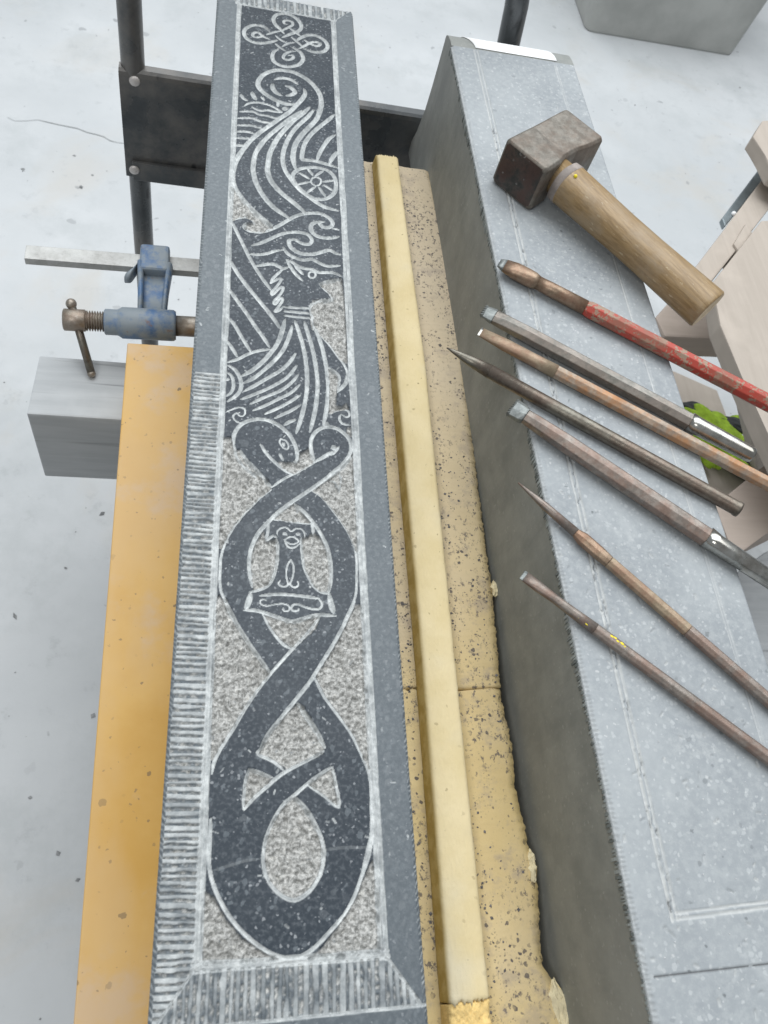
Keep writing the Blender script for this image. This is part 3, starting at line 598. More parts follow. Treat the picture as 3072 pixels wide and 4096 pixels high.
prism('body', [(AX0 + .0003, AY0 + .0003), (AX1 - .0003, AY0 + .0003), (AX1 - .0003, AY1 - .009), (AX1 - .009, AY1 - .0003), (AX0 + .0003, AY1 - .0003)], .812, ZA - .0062, M['dark'], slab)

# ------------------------------------------------------------------ the grey slab
ZB = .92
pa, pb = P(1815, 192, ZB), P(2632, 4096, ZB); qa, qb = P(2292, 260, ZB), P(3072, 2677, ZB)
rotb = math.atan2(-(pa.x - pb.x), pa.y - pb.y) * .5 + math.atan2(-(qa.x - qb.x), qa.y - qb.y) * .5
WB = .1755
B = None
xs = np.concatenate([[0], np.arange(0, WB, .0009), [WB, WB]]); L0, L1 = -.12, (P(1828, 192, ZB).y + P(2290, 260, ZB).y) / 2
yy = [L0]
while yy[-1] < L1: yy.append(yy[-1] + .0009 + .0006 * max(0, yy[-1]))
ys = np.array([L0] + yy[:-1] + [L1])
mid = P(2218, 2200, ZB); ob = (mid.x + math.sin(rotb) * mid.y + .0015, 0.0)
B = Field(xs, ys, ZB, ob, rotb)
def lb(L): return [B.local(x, y) for x, y in L]
B.h += B.n3 * .00004
ll = lb([(1896, 198), (1944, 367), (2001, 586), (2079, 980), (2105, 1075), (2130, 1197), (2160, 1330), (2282, 1918), (2325, 2117), (2365, 2262), (2409, 2443), (2452, 2623), (2528, 2919), (2580, 3137), (2637, 3393), (2712, 3680)])
fit = np.polyfit([p[1] for p in ll], [p[0] for p in ll], 1)
for off, wd, pl in ((-.0014, .0014, 1.), (.0030, .0012, .8)):
    q = [(fit[0] * v + fit[1] + off + rng.normal() * .0002, v) for v in np.linspace(ll[-1][1], ll[0][1], 60)]; B.stroke(q, wd, .0018, False, pl)
for k in range(110):
    v = rng.uniform(ll[-1][1], .9); x = fit[0] * v + fit[1] + rng.uniform(-.001, .003); B.stroke([(x, v), (x + .0005, v + rng.uniform(.001, .006))], rng.uniform(.0009, .0019), .0020, True, 0)
    W = B.win(np.array([(x, v), (x, v + .004)]), .002); B.grit[W] = np.maximum(B.grit[W], np.clip((-B.h[W] - .0017) / .0004, 0, 1) * .8)  # deepest bites of the scribed line coloured darker
rl = lb([(2227, 265), (2248, 417), (2474, 1060), (2531, 1287), (2686, 1792), (2761, 2052), (2830, 2239), (2866, 2370), (2949, 2643), (3031, 2958)])
fr = np.polyfit([p[1] for p in rl], [p[0] for p in rl], 1)
for off, wd, pl in ((0, .0008, .8), (.0024, .0007, .4)):
    B.stroke([(fr[0] * v + fr[1] + off + rng.normal() * .0001, v) for v in np.linspace(-.1, rl[0][1], 50)], wd, .0008, False, pl)
c0 = B.local(2708, 3677); c1 = B.local(3072, 3630)
for off, wd in ((0, .0015), (.0038, .0011)): B.stroke([(c0[0] + (c1[0] - c0[0]) * t * 1.6, c0[1] + off + (c1[1] - c0[1]) * t * 1.6) for t in np.linspace(0, 1, 20)], wd, .0010, False, .9)
k0, k1 = B.local(2618, 3909), B.local(3072, 3857)
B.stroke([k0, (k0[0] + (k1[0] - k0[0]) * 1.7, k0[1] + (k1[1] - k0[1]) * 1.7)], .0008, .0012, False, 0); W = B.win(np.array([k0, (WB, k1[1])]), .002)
B.grit[W] = np.maximum(B.grit[W], np.clip(-B.h[W] / .0009, 0, 1))  # cross cut coloured darker with depth
for (x, y) in [(2276, 2265), (2610, 2230), (1944, 372), (2010, 420), (2412, 2450), (2415, 2462), (2645, 3470), (2868, 2760), (2355, 2360), (2880, 4020), (3025, 3520), (2480, 1500), (2352, 1160), (2600, 2200), (2780, 2380)] + [(rng.uniform(2000, 3072), rng.uniform(300, 4096)) for _ in range(240)]:
    u, v = B.local(x, y); B.stroke([(u, v), (u + rng.normal() * .002, v + rng.normal() * .002)], rng.uniform(.0007, .0016), .0012, False, rng.uniform(0, .8)); 
xa, ya = B.X, B.Y
d = xa; ph = ya / .0036 + .3 * B.n3
c = np.clip((.0030 + .0012 * (np.abs((ph % 1) - .5) * 2 > .5) - d) / .003, 0, 1); B.h -= c * .002 * (1 + .4 * B.n1 * .3); B.pale = np.maximum(B.pale, np.clip(c, 0, 1) * .35)
d = WB - xa; B.h -= np.clip((.0015 - d) / .0015, 0, 1) * .0012
B.h[0, :] = B.h[:, 0] = B.h[:, -1] = -.006
gs = tag(empty('grey_stone_slab', (.40, .5, .70)), 'tall sawn grey bluestone block with scribed margin lines, carrying the hammer and chisels', 'stone block')
B.build(np.zeros((len(ys) - 1, len(xs) - 1), int), [('scribed_top', None)], M['grey'], gs)
cb, sb = math.cos(rotb), math.sin(rotb)
def WBp(u, v, z): return Vector((ob[0] + u * cb - v * sb, ob[1] + u * sb + v * cb, z))
# body with its rounded nose at the far end
prof = [(L0, .705), (L0, ZB - .0065), (L1, ZB - .0065)]
# its far end: rounded over at the top, flaring outward towards the foot
nose = [(L1, ZB - .0002)] + [(L1 + .037 * math.sin(a), ZB - .0002 - .011 * (1 - math.cos(a))) for a in np.linspace(.1, math.pi / 2, 12)]
nose += [(L1 + .0365, ZB - .03), (L1 + .037, ZB - .08), (L1 + .040, ZB - .12), (L1 + .052, ZB - .165), (L1 + .068, ZB - .195), (L1 + .074, ZB - .2142)]
bm = bmesh.new()
def strip_solid(bm, profile, u0, u1):
    a = [bm.verts.new(WBp(u0, v, z)) for v, z in profile]; b = [bm.verts.new(WBp(u1, v, z)) for v, z in profile]
    bm.faces.new(a[::-1]); bm.faces.new(b); n = len(a)
    for i in range(n): bm.faces.new((a[i], a[(i + 1) % n], b[(i + 1) % n], b[i]))
strip_solid(bm, [(L0, ZB - .2142), (L0, ZB - .0065), (L1, ZB - .0065)] + nose, .0004, WB - .0004)
from_bm('body', bm, M['side'], gs)
# tool-nicked arris along the upper left edge of the side: one small chisel bite after another
bm = bmesh.new(); vs = None; pv = []
v = L0
while v < L1 - .002:
    w_ = .0017 * random.uniform(.7, 1.5) * (1 + .5 * max(0, v)); g = w_ * random.uniform(.25, .7)
    hg = .0070 + .0025 * math.sin(v * 37) + random.uniform(-.0022, .0022); o_ = random.uniform(.0006, .0016); tone = random.choice((.95, .75, .45, .15))
    for vv, oo, hh_, tn in ((v, -.0004, hg * .8, .0), (v + .0002, o_, hg, tone), (v + w_, o_ * random.uniform(.6, 1), hg, tone), (v + w_ + .0002, -.0004, hg * .8, 0.0), (v + w_ + g, -.0004, hg * .8, .0)):
        row = [bm.verts.new(WBp(.0004 - q, vv, z)) for q, z in ((0.0, ZB - .0020), (oo * .6, ZB - .0034), (oo, ZB - .003 - hh_ * .5), (oo * .6, ZB - .003 - hh_), (-.0012, ZB - .0035 - hh_))]
        pv += [tn] * 5
        if vs:
            for a in range(4): bm.faces.new((vs[a], row[a], row[a + 1], vs[a + 1]))
        vs = row
    v += w_ + g
bm.verts.index_update(); o = from_bm('chipped_edge', bm, M['chip'], gs)
o.data.attributes.new('pale', 'FLOAT', 'POINT').data.foreach_set('value', np.array(pv, np.float32))
# paper label wrapped round the nose
bm = bmesh.new(); prev = None
u0, u1 = .034, .150
ln = [nose[0]]
for a, b in zip(nose, nose[1:]):
    ln += [(a[0] + (b[0] - a[0]) * t, a[1] + (b[1] - a[1]) * t) for t in (.5, 1)]
ln = [(a + .0006, b + .0006) for a, b in ln[1:] if b > ZB - .05]
for i, (vv, z) in enumerate(ln):
    t = min(1, (vv - L1) / .037); cut = .018 * t ** 2
    r = [bm.verts.new(WBp(u0 - cut * .8, vv, z)), bm.verts.new(WBp((u0 + u1) / 2, vv, z)), bm.verts.new(WBp(u1 - .010 * t ** 3, vv, z))]
    if prev:
        for k in range(2): bm.faces.new((prev[k], prev[k + 1], r[k + 1], r[k]))
    prev = r
o = from_bm('paper_label', bm, M['label'], gs, True); o['label'] = 'blank white paper label wrapped over the far end'
sol = o.modifiers.new('thick', 'SOLIDIFY'); sol.thickness = .0004; sol.offset = 1

# ------------------------------------------------------------------ foam packing between the stones
ZF = .775
def grid_slab(name, fx0, fx1, y0, y1, z0, z1, nx, ny, mat, parent=None, rnd=.003, bumps=.0006, endr=.001, lean=0.0):
    """soft sheet: rounded long edges, ragged sides. fx0/fx1 give x at y"""
    bm = bmesh.new(); rows = []; edge = []
    ts = [0, 0, .03, .09] + list(np.linspace(.15, .85, nx)) + [.91, .97, 1, 1]
    for j in range(ny + 1):
        y = y0 + (y1 - y0) * j / ny; a, b = fx0(y), fx1(y); row = []
        for i, t in enumerate(ts):
            d = min(t, 1 - t) * (b - a); dz = rnd - math.sqrt(max(0, rnd ** 2 - max(0, rnd - d) ** 2)) if d < rnd else 0
            z = z1 - dz + random.gauss(0, bumps); z = z0 if i in (0, len(ts) - 1) else z
            lx = -lean if i == 0 else 0.0
            e = endr if j in (0, ny) else 0
            row.append(bm.verts.new((a + lx + (b - a) * t, y + random.gauss(0, e), z - (e and .0015)))); edge.append(1.0 if (i < 2) else (.35 if i == 2 or i > len(ts) - 3 else 0.0))  # full weight on the left face, which carries the strip's painted shade
        rows.append(row)
    for p, q in zip(rows, rows[1:]):
        for i in range(len(ts) - 1): bm.faces.new((p[i], p[i + 1], q[i + 1], q[i]))
    for rr, fl in ((rows[0], 1), (rows[-1], -1)):
        vv = [bm.verts.new((v.co.x, v.co.y, z0)) for v in rr]; edge += [0.0] * len(vv)
        for i in range(len(rr) - 1): bm.faces.new((rr[i], vv[i], vv[i + 1], rr[i + 1]) if fl > 0 else (rr[i], rr[i + 1], vv[i + 1], vv[i]))
    bm.verts.index_update(); o = from_bm(name, bm, mat, parent, smooth=True)
    at = o.data.attributes.new('edge', 'FLOAT', 'POINT'); at.data.foreach_set('value', np.array(edge, np.float32)); return o
fe = [P(x, y, ZF) for x, y in ((1717, 672), (1800, 1000), (1855, 1400), (1890, 1750), (1935, 2100), (1975, 2400), (1990, 2560), (2010, 2800), (2050, 2980), (2065, 3150), (2120, 3380), (2150, 3480), (2158, 3640), (2170, 3850), (2230, 3960), (2262, 4060), (2275, 4150))]
fe = sorted([(p.y, p.x) for p in fe]); fy = [a for a, b in fe]; fx = [b for a, b in fe]
rag = {}
def right_edge(y): return float(np.interp(y, fy, fx)) + .0005 * math.sin(y * 61) * math.sin(y * 23) + .0004 * math.sin(y * 310 + 3 * math.sin(y * 40)) + random.gauss(0, .0005)
fb = tag(empty('foam_board', (.15, .5, .742)), 'wide flat yellow foam board littered with dark stone chips, between the two stones', 'foam board')
yc1 = P(1900, 2755, ZF).y                                              # the crosswise split in the board
grid_slab('board', lambda y: .0, right_edge, yc1 + .0004, .976, .745, ZF, 60, 420, M['foam'], fb, .0025, .00022)
grid_slab('board', lambda y: .0, right_edge, -.13, yc1 - .0004, .745, ZF, 60, 180, M['foam'], fb, .0025, .00022)
# torn flaps on its ragged edge
for (x, y, s) in ((2262, 4050, .0075), (2240, 4000, .006), (2275, 4085, .0055), (2140, 3480, .0042), (2136, 3440, .0035), (1988, 2350, .0035)):
    p = P(x, y, ZF); bm = bmesh.new(); bmesh.ops.create_icosphere(bm, subdivisions=3, radius=1)
    for v in bm.verts: v.co = Vector((v.co.x * s * (1 + .3 * math.sin(v.co.y * 5)), v.co.y * s * 2.6, v.co.z * .004 - .003)) + p - Vector((s * .5, 0, 0)) + Vector([random.gauss(0, s * .11), random.gauss(0, s * .16), random.gauss(0, .0006)])
    o = from_bm('torn_flap', bm, M['flap'], fb, False); o.data.attributes.new('edge', 'FLOAT', 'POINT')
HS = .020
ZR = ZF + HS
rt = [(P(a, y, ZR).x, P(b, yb, ZR).x) for a, y, b, yb in ((1518, 645, 1597, 650), (1590, 1400, 1700, 1405), (1700, 2600, 1822, 2605), (1812, 4000, 1965, 4005))]
xl = sum(a for a, b in rt) / 4; xr = sum(b for a, b in rt) / 4
sl = lambda y: float(np.interp(y, [-.05, .25, .6, .95], [rt[3][0], rt[2][0], rt[1][0], rt[0][0]])) + .0001 * math.sin(y * 140) - .0035
sr = lambda y: float(np.interp(y, [-.05, .25, .6, .95], [rt[3][1], rt[2][1], rt[1][1], rt[0][1]])) + .0001 * math.sin(y * 120)
ye = P(1900, 4006, ZR).y
grid_slab('foam_strip', sl, sr, ye, .968, ZF + .0006, ZR, 26, 420, M['strip'], None, .0045, .00018, .0012, .0022)
be = grid_slab('broken_end', sl, lambda y: sr(y) + .001 * math.sin(y * 300), -.13, ye + .0006, ZF + .0006, ZR - .0025, 30, 70, M['crumb'], bpy.data.objects['foam_strip'], .004, .0007, .002, .002)
tag(bpy.data.objects['foam_strip'], 'long narrow pale yellow foam strip lying raised on the speckled foam board', 'foam strip')
o = grid_slab('foam_strip', lambda y: .10, lambda y: .148 + .0006 * math.sin(y * 70), -.13, .985, ZF + .0006, ZR - .003, 10, 200, M['strip'], None, .003, .0002)
# (rests under the carved slab, its end just showing)
tag(o, 'foam strip squeezed under the right edge of the carved slab', 'foam strip')
prism('packing_block', [(0.0, -.13), (.05, -.13), (.05, .95), (0.0, .95)], ZF + .0006, .8115, M['beige']); tag(bpy.data.objects['packing_block'], 'timber packer hidden under the left of the carved slab', 'timber')

# ------------------------------------------------------------------ supports
by = [P(509, 1370, .70), P(460, 2000, .70), P(400, 2850, .70), P(345, 3600, .70), P(293, 4096, .70)]
b1, b0 = by[0], by[-1]; dirb = (b1 - b0).normalized(); prp = Vector((dirb.y, -dirb.x, 0)); b0 = b0 - dirb * .12
o = tag(obox('yellow_beam', (b0 + b1) / 2 + prp * .055 - Vector((0, 0, .0495)), dirb, prp, (b1 - b0).length / 2, .055, .0495, M['yellow'], None, .0022, 3), 'dusty yellow painted beam lying lengthwise left of the carved slab', 'beam')
for i, xx in enumerate((.13, .36)):
    prism('packing_beam', [(xx - .06, -.2), (xx + .06, -.2), (xx + .06, .93 if i else .92), (xx - .06, .93 if i else .92)], .601, .7045 if i else .7445, M['beige'], None, .002)
tag(bpy.data.objects['packing_beam'], 'timber beam lengthwise beneath the foam board', 'beam'); tag(bpy.data.objects['packing_beam.001'], 'timber beam lengthwise beneath the grey stone block', 'beam')
def bolster(name, y0, y1, label):
    e = .0012
    prism(name, [(-.2342, y0), (.47, y0 + .004), (.47, y1 + .004), (-.2318, y1)], .447, .600, M['timber'], None, .0025, 2); tag(bpy.data.objects[name], label, 'timber')
bolster('timber_bolster', .627, .722, 'weathered grey square timber crossing under the far end of the yellow beam')
o = bpy.data.objects['timber_bolster']
prism('timber_bolster', [(-.10, -.02), (.47, -.02), (.47, .06), (-.10, .06)], .447, .600, M['timber'], None, .0025, 2)
bpy.data.objects['timber_bolster.001']['label'] = 'grey square timber crossing under the near end of the stones'; bpy.data.objects['timber_bolster.001']['category'] = 'timber'
tb = tag(empty('work_trolley', (.18, .6, 0)), 'black tubular steel trolley frame standing behind the stones with a riveted cross plate', 'trolley')
prism('deck', [(-.055, -.16), (.47, -.16), (.47, .74), (-.055, .74)], .412, .4465, M['black'], tb, .003)
TY = 1.12
arch = [(-.137, TY, z) for z in np.linspace(0.01, .98, 12)] + [(-.137 + .06 * (1 - math.cos(a)), TY, .98 + .10 * math.sin(a)) for a in np.linspace(.25, math.pi / 2, 6)]
arch += [(x, TY, 1.08) for x in (.05, .2)] + [(.30, TY, 1.08), (.335, TY, 1.065), (.355, TY, 1.03), (.366, TY, .99), (.376, TY, .94), (.384, TY, .88), (.390, TY, .75), (.392, TY, .5), (.392, TY, .01)]
tube('push_handle', arch, .0165, M['black'], tb, 20)
prism('spine', [(.14, .74), (.20, .74), (.20, TY - .01), (.14, TY - .01)], .412, .440, M['black'], tb, .003)
prism('spine_post', [(.14, TY - .012), (.20, TY - .012), (.20, TY + .012), (.14, TY + .012)], .41, .70, M['black'], tb, .003)
# cross plate with rolled upper lip and lower flange
bm = bmesh.new()
pf = [(1.1035, .592), (1.1035, .760), (1.105, .766), (1.109, .7690), (1.121, .7695), (1.122, .765), (1.1095, .764), (1.1065, .760), (1.1065, .592)]
a = [bm.verts.new((-.1555, y, z)) for y, z in pf]; b = [bm.verts.new((.405, y, z)) for y, z in pf]; n = len(pf)
bm.faces.new(a); bm.faces.new(b[::-1])
for i in range(n): bm.faces.new((a[i], b[i], b[(i + 1) % n], a[(i + 1) % n]))
from_bm('cross_plate', bm, M['black'], tb)
obox('plate_flange', (.13, 1.0995, .6075), (1, 0, 0), (0, 1, 0), .275, .0035, .0165, M['black'], tb, .0015)
for x, z, yy_ in ((-.134, .755, 1.1035), (-.1415, .611, 1.0955), (.19, .712, 1.1035), (.385, .755, 1.1035)):
    bm = bmesh.new(); bmesh.ops.create_uvsphere(bm, u_segments=20, v_segments=10, radius=1)
    for v in bm.verts: v.co = Vector((v.co.x * .0078, v.co.y * (.004 if x < .1 or x > .3 else .009), v.co.z * .0078)) + Vector((x, yy_, z))
    from_bm('rivet', bm, M['screwhead'], tb, True)

# ------------------------------------------------------------------ bar clamp
cl = tag(empty('bar_clamp', (-.15, .84, .64)), 'blue cast iron clamp with grey flat bar and screw, left of the carved slab', 'clamp')
ZC = .65
c0 = P(100, 1005, ZC); c1 = P(790, 1060, ZC); dx = (c1 - c0).normalized(); dy = Vector((-dx.y, dx.x, 0))
cc = (c0 + c1 + dx * .10) / 2; hl = (c1 - c0).length / 2 + .05
obox('bar', cc + Vector((0, 0, -.006)), dx, dy, hl, .0125, .0055, M['bar'], cl, .0008)
def onbar(px, py, z=ZC): return P(px, py, z)
# sliding arm: boxed sleeve over the bar, webbed arm with raised rims, ear
s0 = P(625, 1040, ZC)
am = P(622, 1010, ZC + .008)
obox('sleeve', Vector((am.x, am.y - .012, ZC - .003)), dx, dy, .020, .024, .016, M['blue'], cl, .0055, 3)
p0 = P(618, 1080, ZC + .008); p1 = P(606, 1262, ZC + .004)
ad = (p1 - p0).normalized(); an = Vector((0, 0, 1)); au = ad.cross(an).normalized()
bm = bmesh.new(); loft_bm(bm, [(p0 - ad * .01 - an * .014, .0235, .006, 16, 4), (p0 + ad * .03 - an * .014, .0200, .006, 16, 4), (p1 - an * .014, .0180, .006, 16, 4)], au, an)
from_bm('arm_web', bm, M['blue'], cl, True)
for sg in (-1, 1):
    bm = bmesh.new(); loft_bm(bm, [(p0 - ad * .012 + au * sg * .0195 - an * .007, .0045, .012, 12, 3), (p0 + ad * .03 + au * sg * .0165 - an * .007, .0040, .011, 12, 3), (p1 + au * sg * .0150 - an * .007, .0035, .010, 12, 3)], au, an)
    from_bm('arm_rim', bm, M['blue'], cl, True)
bm = bmesh.new(); loft_bm(bm, [(P(560, 1060, ZC), .012, .010, 14, 3), (P(535, 1095, ZC), .014, .010, 14, 3), (P(505, 1110, ZC - .004), .006, .008, 14, 3)], Vector((.35, .93, 0)), an)
from_bm('arm_ear', bm, M['blue'], cl, True)
q0 = P(255, 1278, ZC); q1 = P(860, 1312, ZC); qd = (q1 - q0).normalized()
qu = qd.cross(an).normalized()
def onq(px): return q0 + qd * ((P(px, 1290, ZC) - q0).dot(qd))
tube('screw_sleeve', [onq(418), onq(422), onq(470), onq(478), onq(490), onq(694), onq(704)], .019, M['blue'], cl, 28, [.0150, .0168, .0168, .0180, .0205, .0205, .0185])
sc = []; rr = []; x = onq(335); L = (onq(425) - x).length
for i in range(61): sc.append(x + qd * L * i / 60); rr.append(.0118 + .0018 * math.sin(i / 60 * 2 * math.pi * 8.5))
tube('screw', sc, .012, M['screw'], cl, 20, rr)
tube('spindle', [onq(700), onq(860)], .0135, M['screw'], cl, 20)
tube('screw_head', [onq(252), onq(256), onq(340), onq(346)], .014, M['screw'], cl, 26, [.0125, .0142, .0142, .012])
h0 = onq(303)
bot = P(366, 1494, .606); top = h0 + (h0 - bot).normalized() * .021
tube('tommy_bar', [top, bot], .0052, M['dsteel'], cl, 16)
for p in (top, bot):
    bm = bmesh.new(); bmesh.ops.create_uvsphere(bm, u_segments=16, v_segments=10, radius=.0070 if p is top else .0055, matrix=Matrix.Translation(p)); from_bm('end_ball', bm, M['screw'], cl, True)

# ------------------------------------------------------------------ hammer
hm = tag(empty('lump_hammer', (.40, .76, ZB)), 'square rusty lump hammer with thick wooden handle on the far end of the grey block', 'hammer')
hh = .0285
ha = Vector((.3035, .7795, 0)); hb = Vector((.3865, .8525, 0)); hc = Vector((.4190, .8010, 0)); hdd = Vector((.3370, .7290, 0))
ctr = (ha + hb + hc + hdd) / 4; hx = ((hb + hc) - (ha + hdd)).normalized(); hy = Vector((-hx.y, hx.x, 0)); hl = .0562; hw = .0305
bm = bmesh.new()
secs = []
for t, k in ((-1, .90), (-.965, .97), (-.93, 1.0), (-.5, .998), (-.2, .990), (.2, .990), (.5, .998), (.93, 1.0), (.965, .97), (1, .90)):
    c = ctr + hx * hl * t + Vector((0, 0, ZB + hh + .0005)); ring = []
    w_, h_ = hw * k, hh * k; ch = .0035
    for a, b in ((w_ - ch, h_), (w_, h_ - ch), (w_, -h_ + ch), (w_ - ch, -h_), (-w_ + ch, -h_), (-w_, -h_ + ch), (-w_, h_ - ch), (-w_ + ch, h_)): ring.append(bm.verts.new(c + hy * (a + (.0065 * max(0, 1 - (t / .55) ** 2) if a < 0 else 0)) + Vector((0, 0, b - (.002 if (b > 0 and a < 0 and abs(t) < .5) else 0)))))
    secs.append(ring)
for a, b in zip(secs, secs[1:]):
    for k in range(8): bm.faces.new((a[k], a[(k + 1) % 8], b[(k + 1) % 8], b[k]))
bm.faces.new(secs[-1]); f0 = bm.faces.new(secs[0][::-1])
head = from_bm('head', bm, M['hiron'], hm); head.data.materials.append(M['hface'])
for p in head.data.polygons:
    if abs(p.normal.dot(hx)) > .9: p.material_index = 1
mb = head.modifiers.new('bevel', 'BEVEL'); mb.width = .0018; mb.segments = 3; mb.limit_method = 'ANGLE'; mb.angle_limit = .4
zc = ZB + hh
e0 = P(2225, 700, zc + .004); e1 = P(2833, 1240, .944)
ax = (e1 - e0).normalized(); hu = ax.cross(Vector((0, 0, 1))).normalized(); hv = hu.cross(ax)
bm = bmesh.new(); Ls = (e1 - e0).length
prof = [(-.022, .0180, .0175), (.008, .0185, .0180), (.010, .0222, .0210), (.016, .0235, .0215), (.05, .0232, .0205), (.10, .0222, .0195), (.14, .0222, .0195), (.18, .0232, .0200), (Ls - .008, .0240, .0208), (Ls - .002, .0240, .0208), (Ls, .0225, .0195)]
loft_bm(bm, [(e0 + ax * t, a, b, 40, 2.5) for t, a, b in prof], hu, hv)
hnd = from_bm('handle', bm, M['hwood'], hm, True); hnd.data.materials.append(M['endg'])
hnd.data.polygons[len(hnd.data.polygons) - 1].material_index = 1; hnd.data.polygons[len(hnd.data.polygons) - 1].use_smooth = False
bm = bmesh.new(); loft_bm(bm, [(e0 + ax * t, a, b, 40, 2.5) for t, a, b in ((.0092, .0215, .0203), (.0100, .0228, .0216), (.0185, .0238, .0221), (.0195, .0230, .0210))], hu, hv)
from_bm('collar', bm, M['collar'], hm, True)
p = P(2302, 705, zc + .024); bm = bmesh.new(); bmesh.ops.create_uvsphere(bm, u_segments=12, v_segments=6, radius=.0022, matrix=Matrix.Translation(p)); from_bm('paint_spot', bm, M['ypaint'], hm, True)

# ------------------------------------------------------------------ chisels
def chisel(label, a, b, sections, r, name='stone_chisel', length=None, yaw=0.0, dz=0.0, extra=None):
    """a tip and b far point in the photograph; sections = (part name, material, [(t in mm, across, high, sides, squareness)], phase)"""
    z = ZB + r * 1.12 + .0002 + dz; p0, p1 = P(*a, z), P(*b, z); d = (p1 - p0).normalized(); u = d.cross(Vector((0, 0, 1))).normalized(); v = Vector((0, 0, 1))
    root = tag(empty(name, tuple((p0 + p1) / 2)), label, 'chisel', 'stonecutting chisels laid across the grey stone block')
    for nm, mat, secs, ph in sections:
        bm = bmesh.new(); loft_bm(bm, [(p0 + d * t * .001, ru * .001, rv * .001, n, sq) for t, ru, rv, n, sq in secs], u, v, True, ph)
        o = from_bm(nm, bm, M[mat], root, smooth=secs[0][3] > 10)
        if secs[0][3] <= 10:
            mb = o.modifiers.new('bevel', 'BEVEL'); mb.width = .0007; mb.segments = 2; mb.limit_method = 'ANGLE'; mb.angle_limit = .4
    if extra: extra(root, p0, d, u, v)
    return root
def teeth(n, half, t0, length, hi, mat):
    def f(root, p0, d, u, v):
        for k in range(n):
            x = (k - (n - 1) / 2) / ((n - 1) / 2) * (half - half / n) * .001; w_ = half / n * .001 * .85
            bm = bmesh.new(); base = [p0 + d * t0 * .001 + u * (x + sx * w_) + v * sv * hi * .001 for sx, sv in ((-1, -1), (1, -1), (1, 1), (-1, 1))]
            tip = [p0 + d * (t0 - length) * .001 + u * x + v * sv * hi * .0003 for sv in (-1, 1)]
            bv = [bm.verts.new(q) for q in base]; tv = [bm.verts.new(q) for q in tip]
            bm.faces.new(bv[::-1]); bm.faces.new((bv[0], bv[1], tv[0])); bm.faces.new((bv[2], bv[3], tv[1])); bm.faces.new((bv[1], bv[2], tv[1], tv[0])); bm.faces.new((bv[3], bv[0], tv[0], tv[1]))
            from_bm('tooth', bm, M[mat], root)
    return f
def paintmarks(L):
    def f(root, p0, d, u, v):
        for t, a, b, s in L:
            bm = bmesh.new(); bmesh.ops.create_icosphere(bm, subdivisions=2, radius=1)
            for q in bm.verts: q.co = p0 + d * (t * .001 + q.co.x * s * .0016) + u * (a * .001 + q.co.y * s * .0009) + v * (b * .001 + q.co.z * .0004)
            from_bm('paint_mark', bm, M['ypaint'], root, True)
    return f
O8 = math.pi / 8
chisel('red painted chisel with bronze neck and narrow flared bit, nearest the hammer', (2000, 1052), (3056, 1603), [
    ('bit', 'tip', [(-1, 6.48, 0.86, 24, 4), (6, 8.64, 3.67, 24, 3)], 0), ('flared_neck', 'brown', [(6, 8.64, 3.67, 24, 3), (18, 9.72, 7.02, 24, 2.6), (32, 9.29, 8.42, 24, 2.2), (40, 8.96, 8.42, 24, 2), (46, 7.13, 7.13, 24, 2)], 0),
    ('round_shank', 'brown', [(46, 7.13, 7.13, 24, 2), (60, 7.56, 7.56, 24, 2), (102, 7.78, 7.78, 24, 2)], 0), ('painted_shank', 'red', [(102, 7.78, 7.78, 8, 0), (107, 9.18, 9.18, 8, 0), (345, 9.29, 9.29, 8, 0)], 0)], .0085)
chisel('dull grey toothed chisel ending in a bright tapered head, below the red one', (1939, 1247), (3008, 1822), [
    ('bit', 'tip', [(0, 8.20, 3.20, 8, 4), (11, 9.68, 5.43, 8, 4)], 0), ('shank', 'steel', [(11, 9.44, 5.66, 8, 0), (22, 9.20, 7.55, 8, 0), (50, 8.97, 8.97, 8, 0), (232, 9.20, 9.20, 8, 0)], 0),
    ('head', 'bright', [(232, 9.20, 9.20, 24, 2.5), (240, 8.85, 8.85, 24, 2.2), (270, 8.50, 8.50, 24, 2), (296, 8.02, 8.02, 24, 2), (300, 8.02, 8.02, 24, 2), (302, 7.08, 7.08, 24, 2)], 0)], .0078, extra=teeth(5, 8.2, 0, 2.8, 3.0, 'tip'))
chisel('slender orange rusted chisel with bright flat edge, third from the hammer', (1917, 1325), (3072, 1936), [
    ('bit', 'bright', [(0, 6.16, 0.80, 8, 4), (2.6, 6.16, 1.37, 8, 4)], 0), ('neck', 'sand', [(2.6, 6.27, 1.48, 16, 3), (30, 6.84, 4.79, 16, 2.6), (60, 6.61, 6.38, 16, 2), (86, 7.07, 7.07, 16, 2)], 0),
    ('shank', 'rusty', [(86, 7.18, 7.18, 8, 0), (355, 7.41, 7.41, 8, 0)], 0)], .0063)
chisel('dark smooth round point chisel with plain cut head overhanging the block', (1798, 1397), (2965, 2043), [
    ('point', 'dsteel', [(-3, 0.57, 0.57, 20, 2), (3, 1.84, 1.84, 20, 2), (22, 5.29, 5.06, 20, 2), (45, 6.79, 6.79, 20, 2)], 0), ('shank', 'dsteel', [(45, 6.79, 6.79, 20, 2), (150, 6.90, 6.90, 20, 2), (310, 7.13, 7.13, 20, 2), (313, 7.82, 7.82, 20, 2), (315, 7.59, 7.59, 20, 2)], 0)], .006)
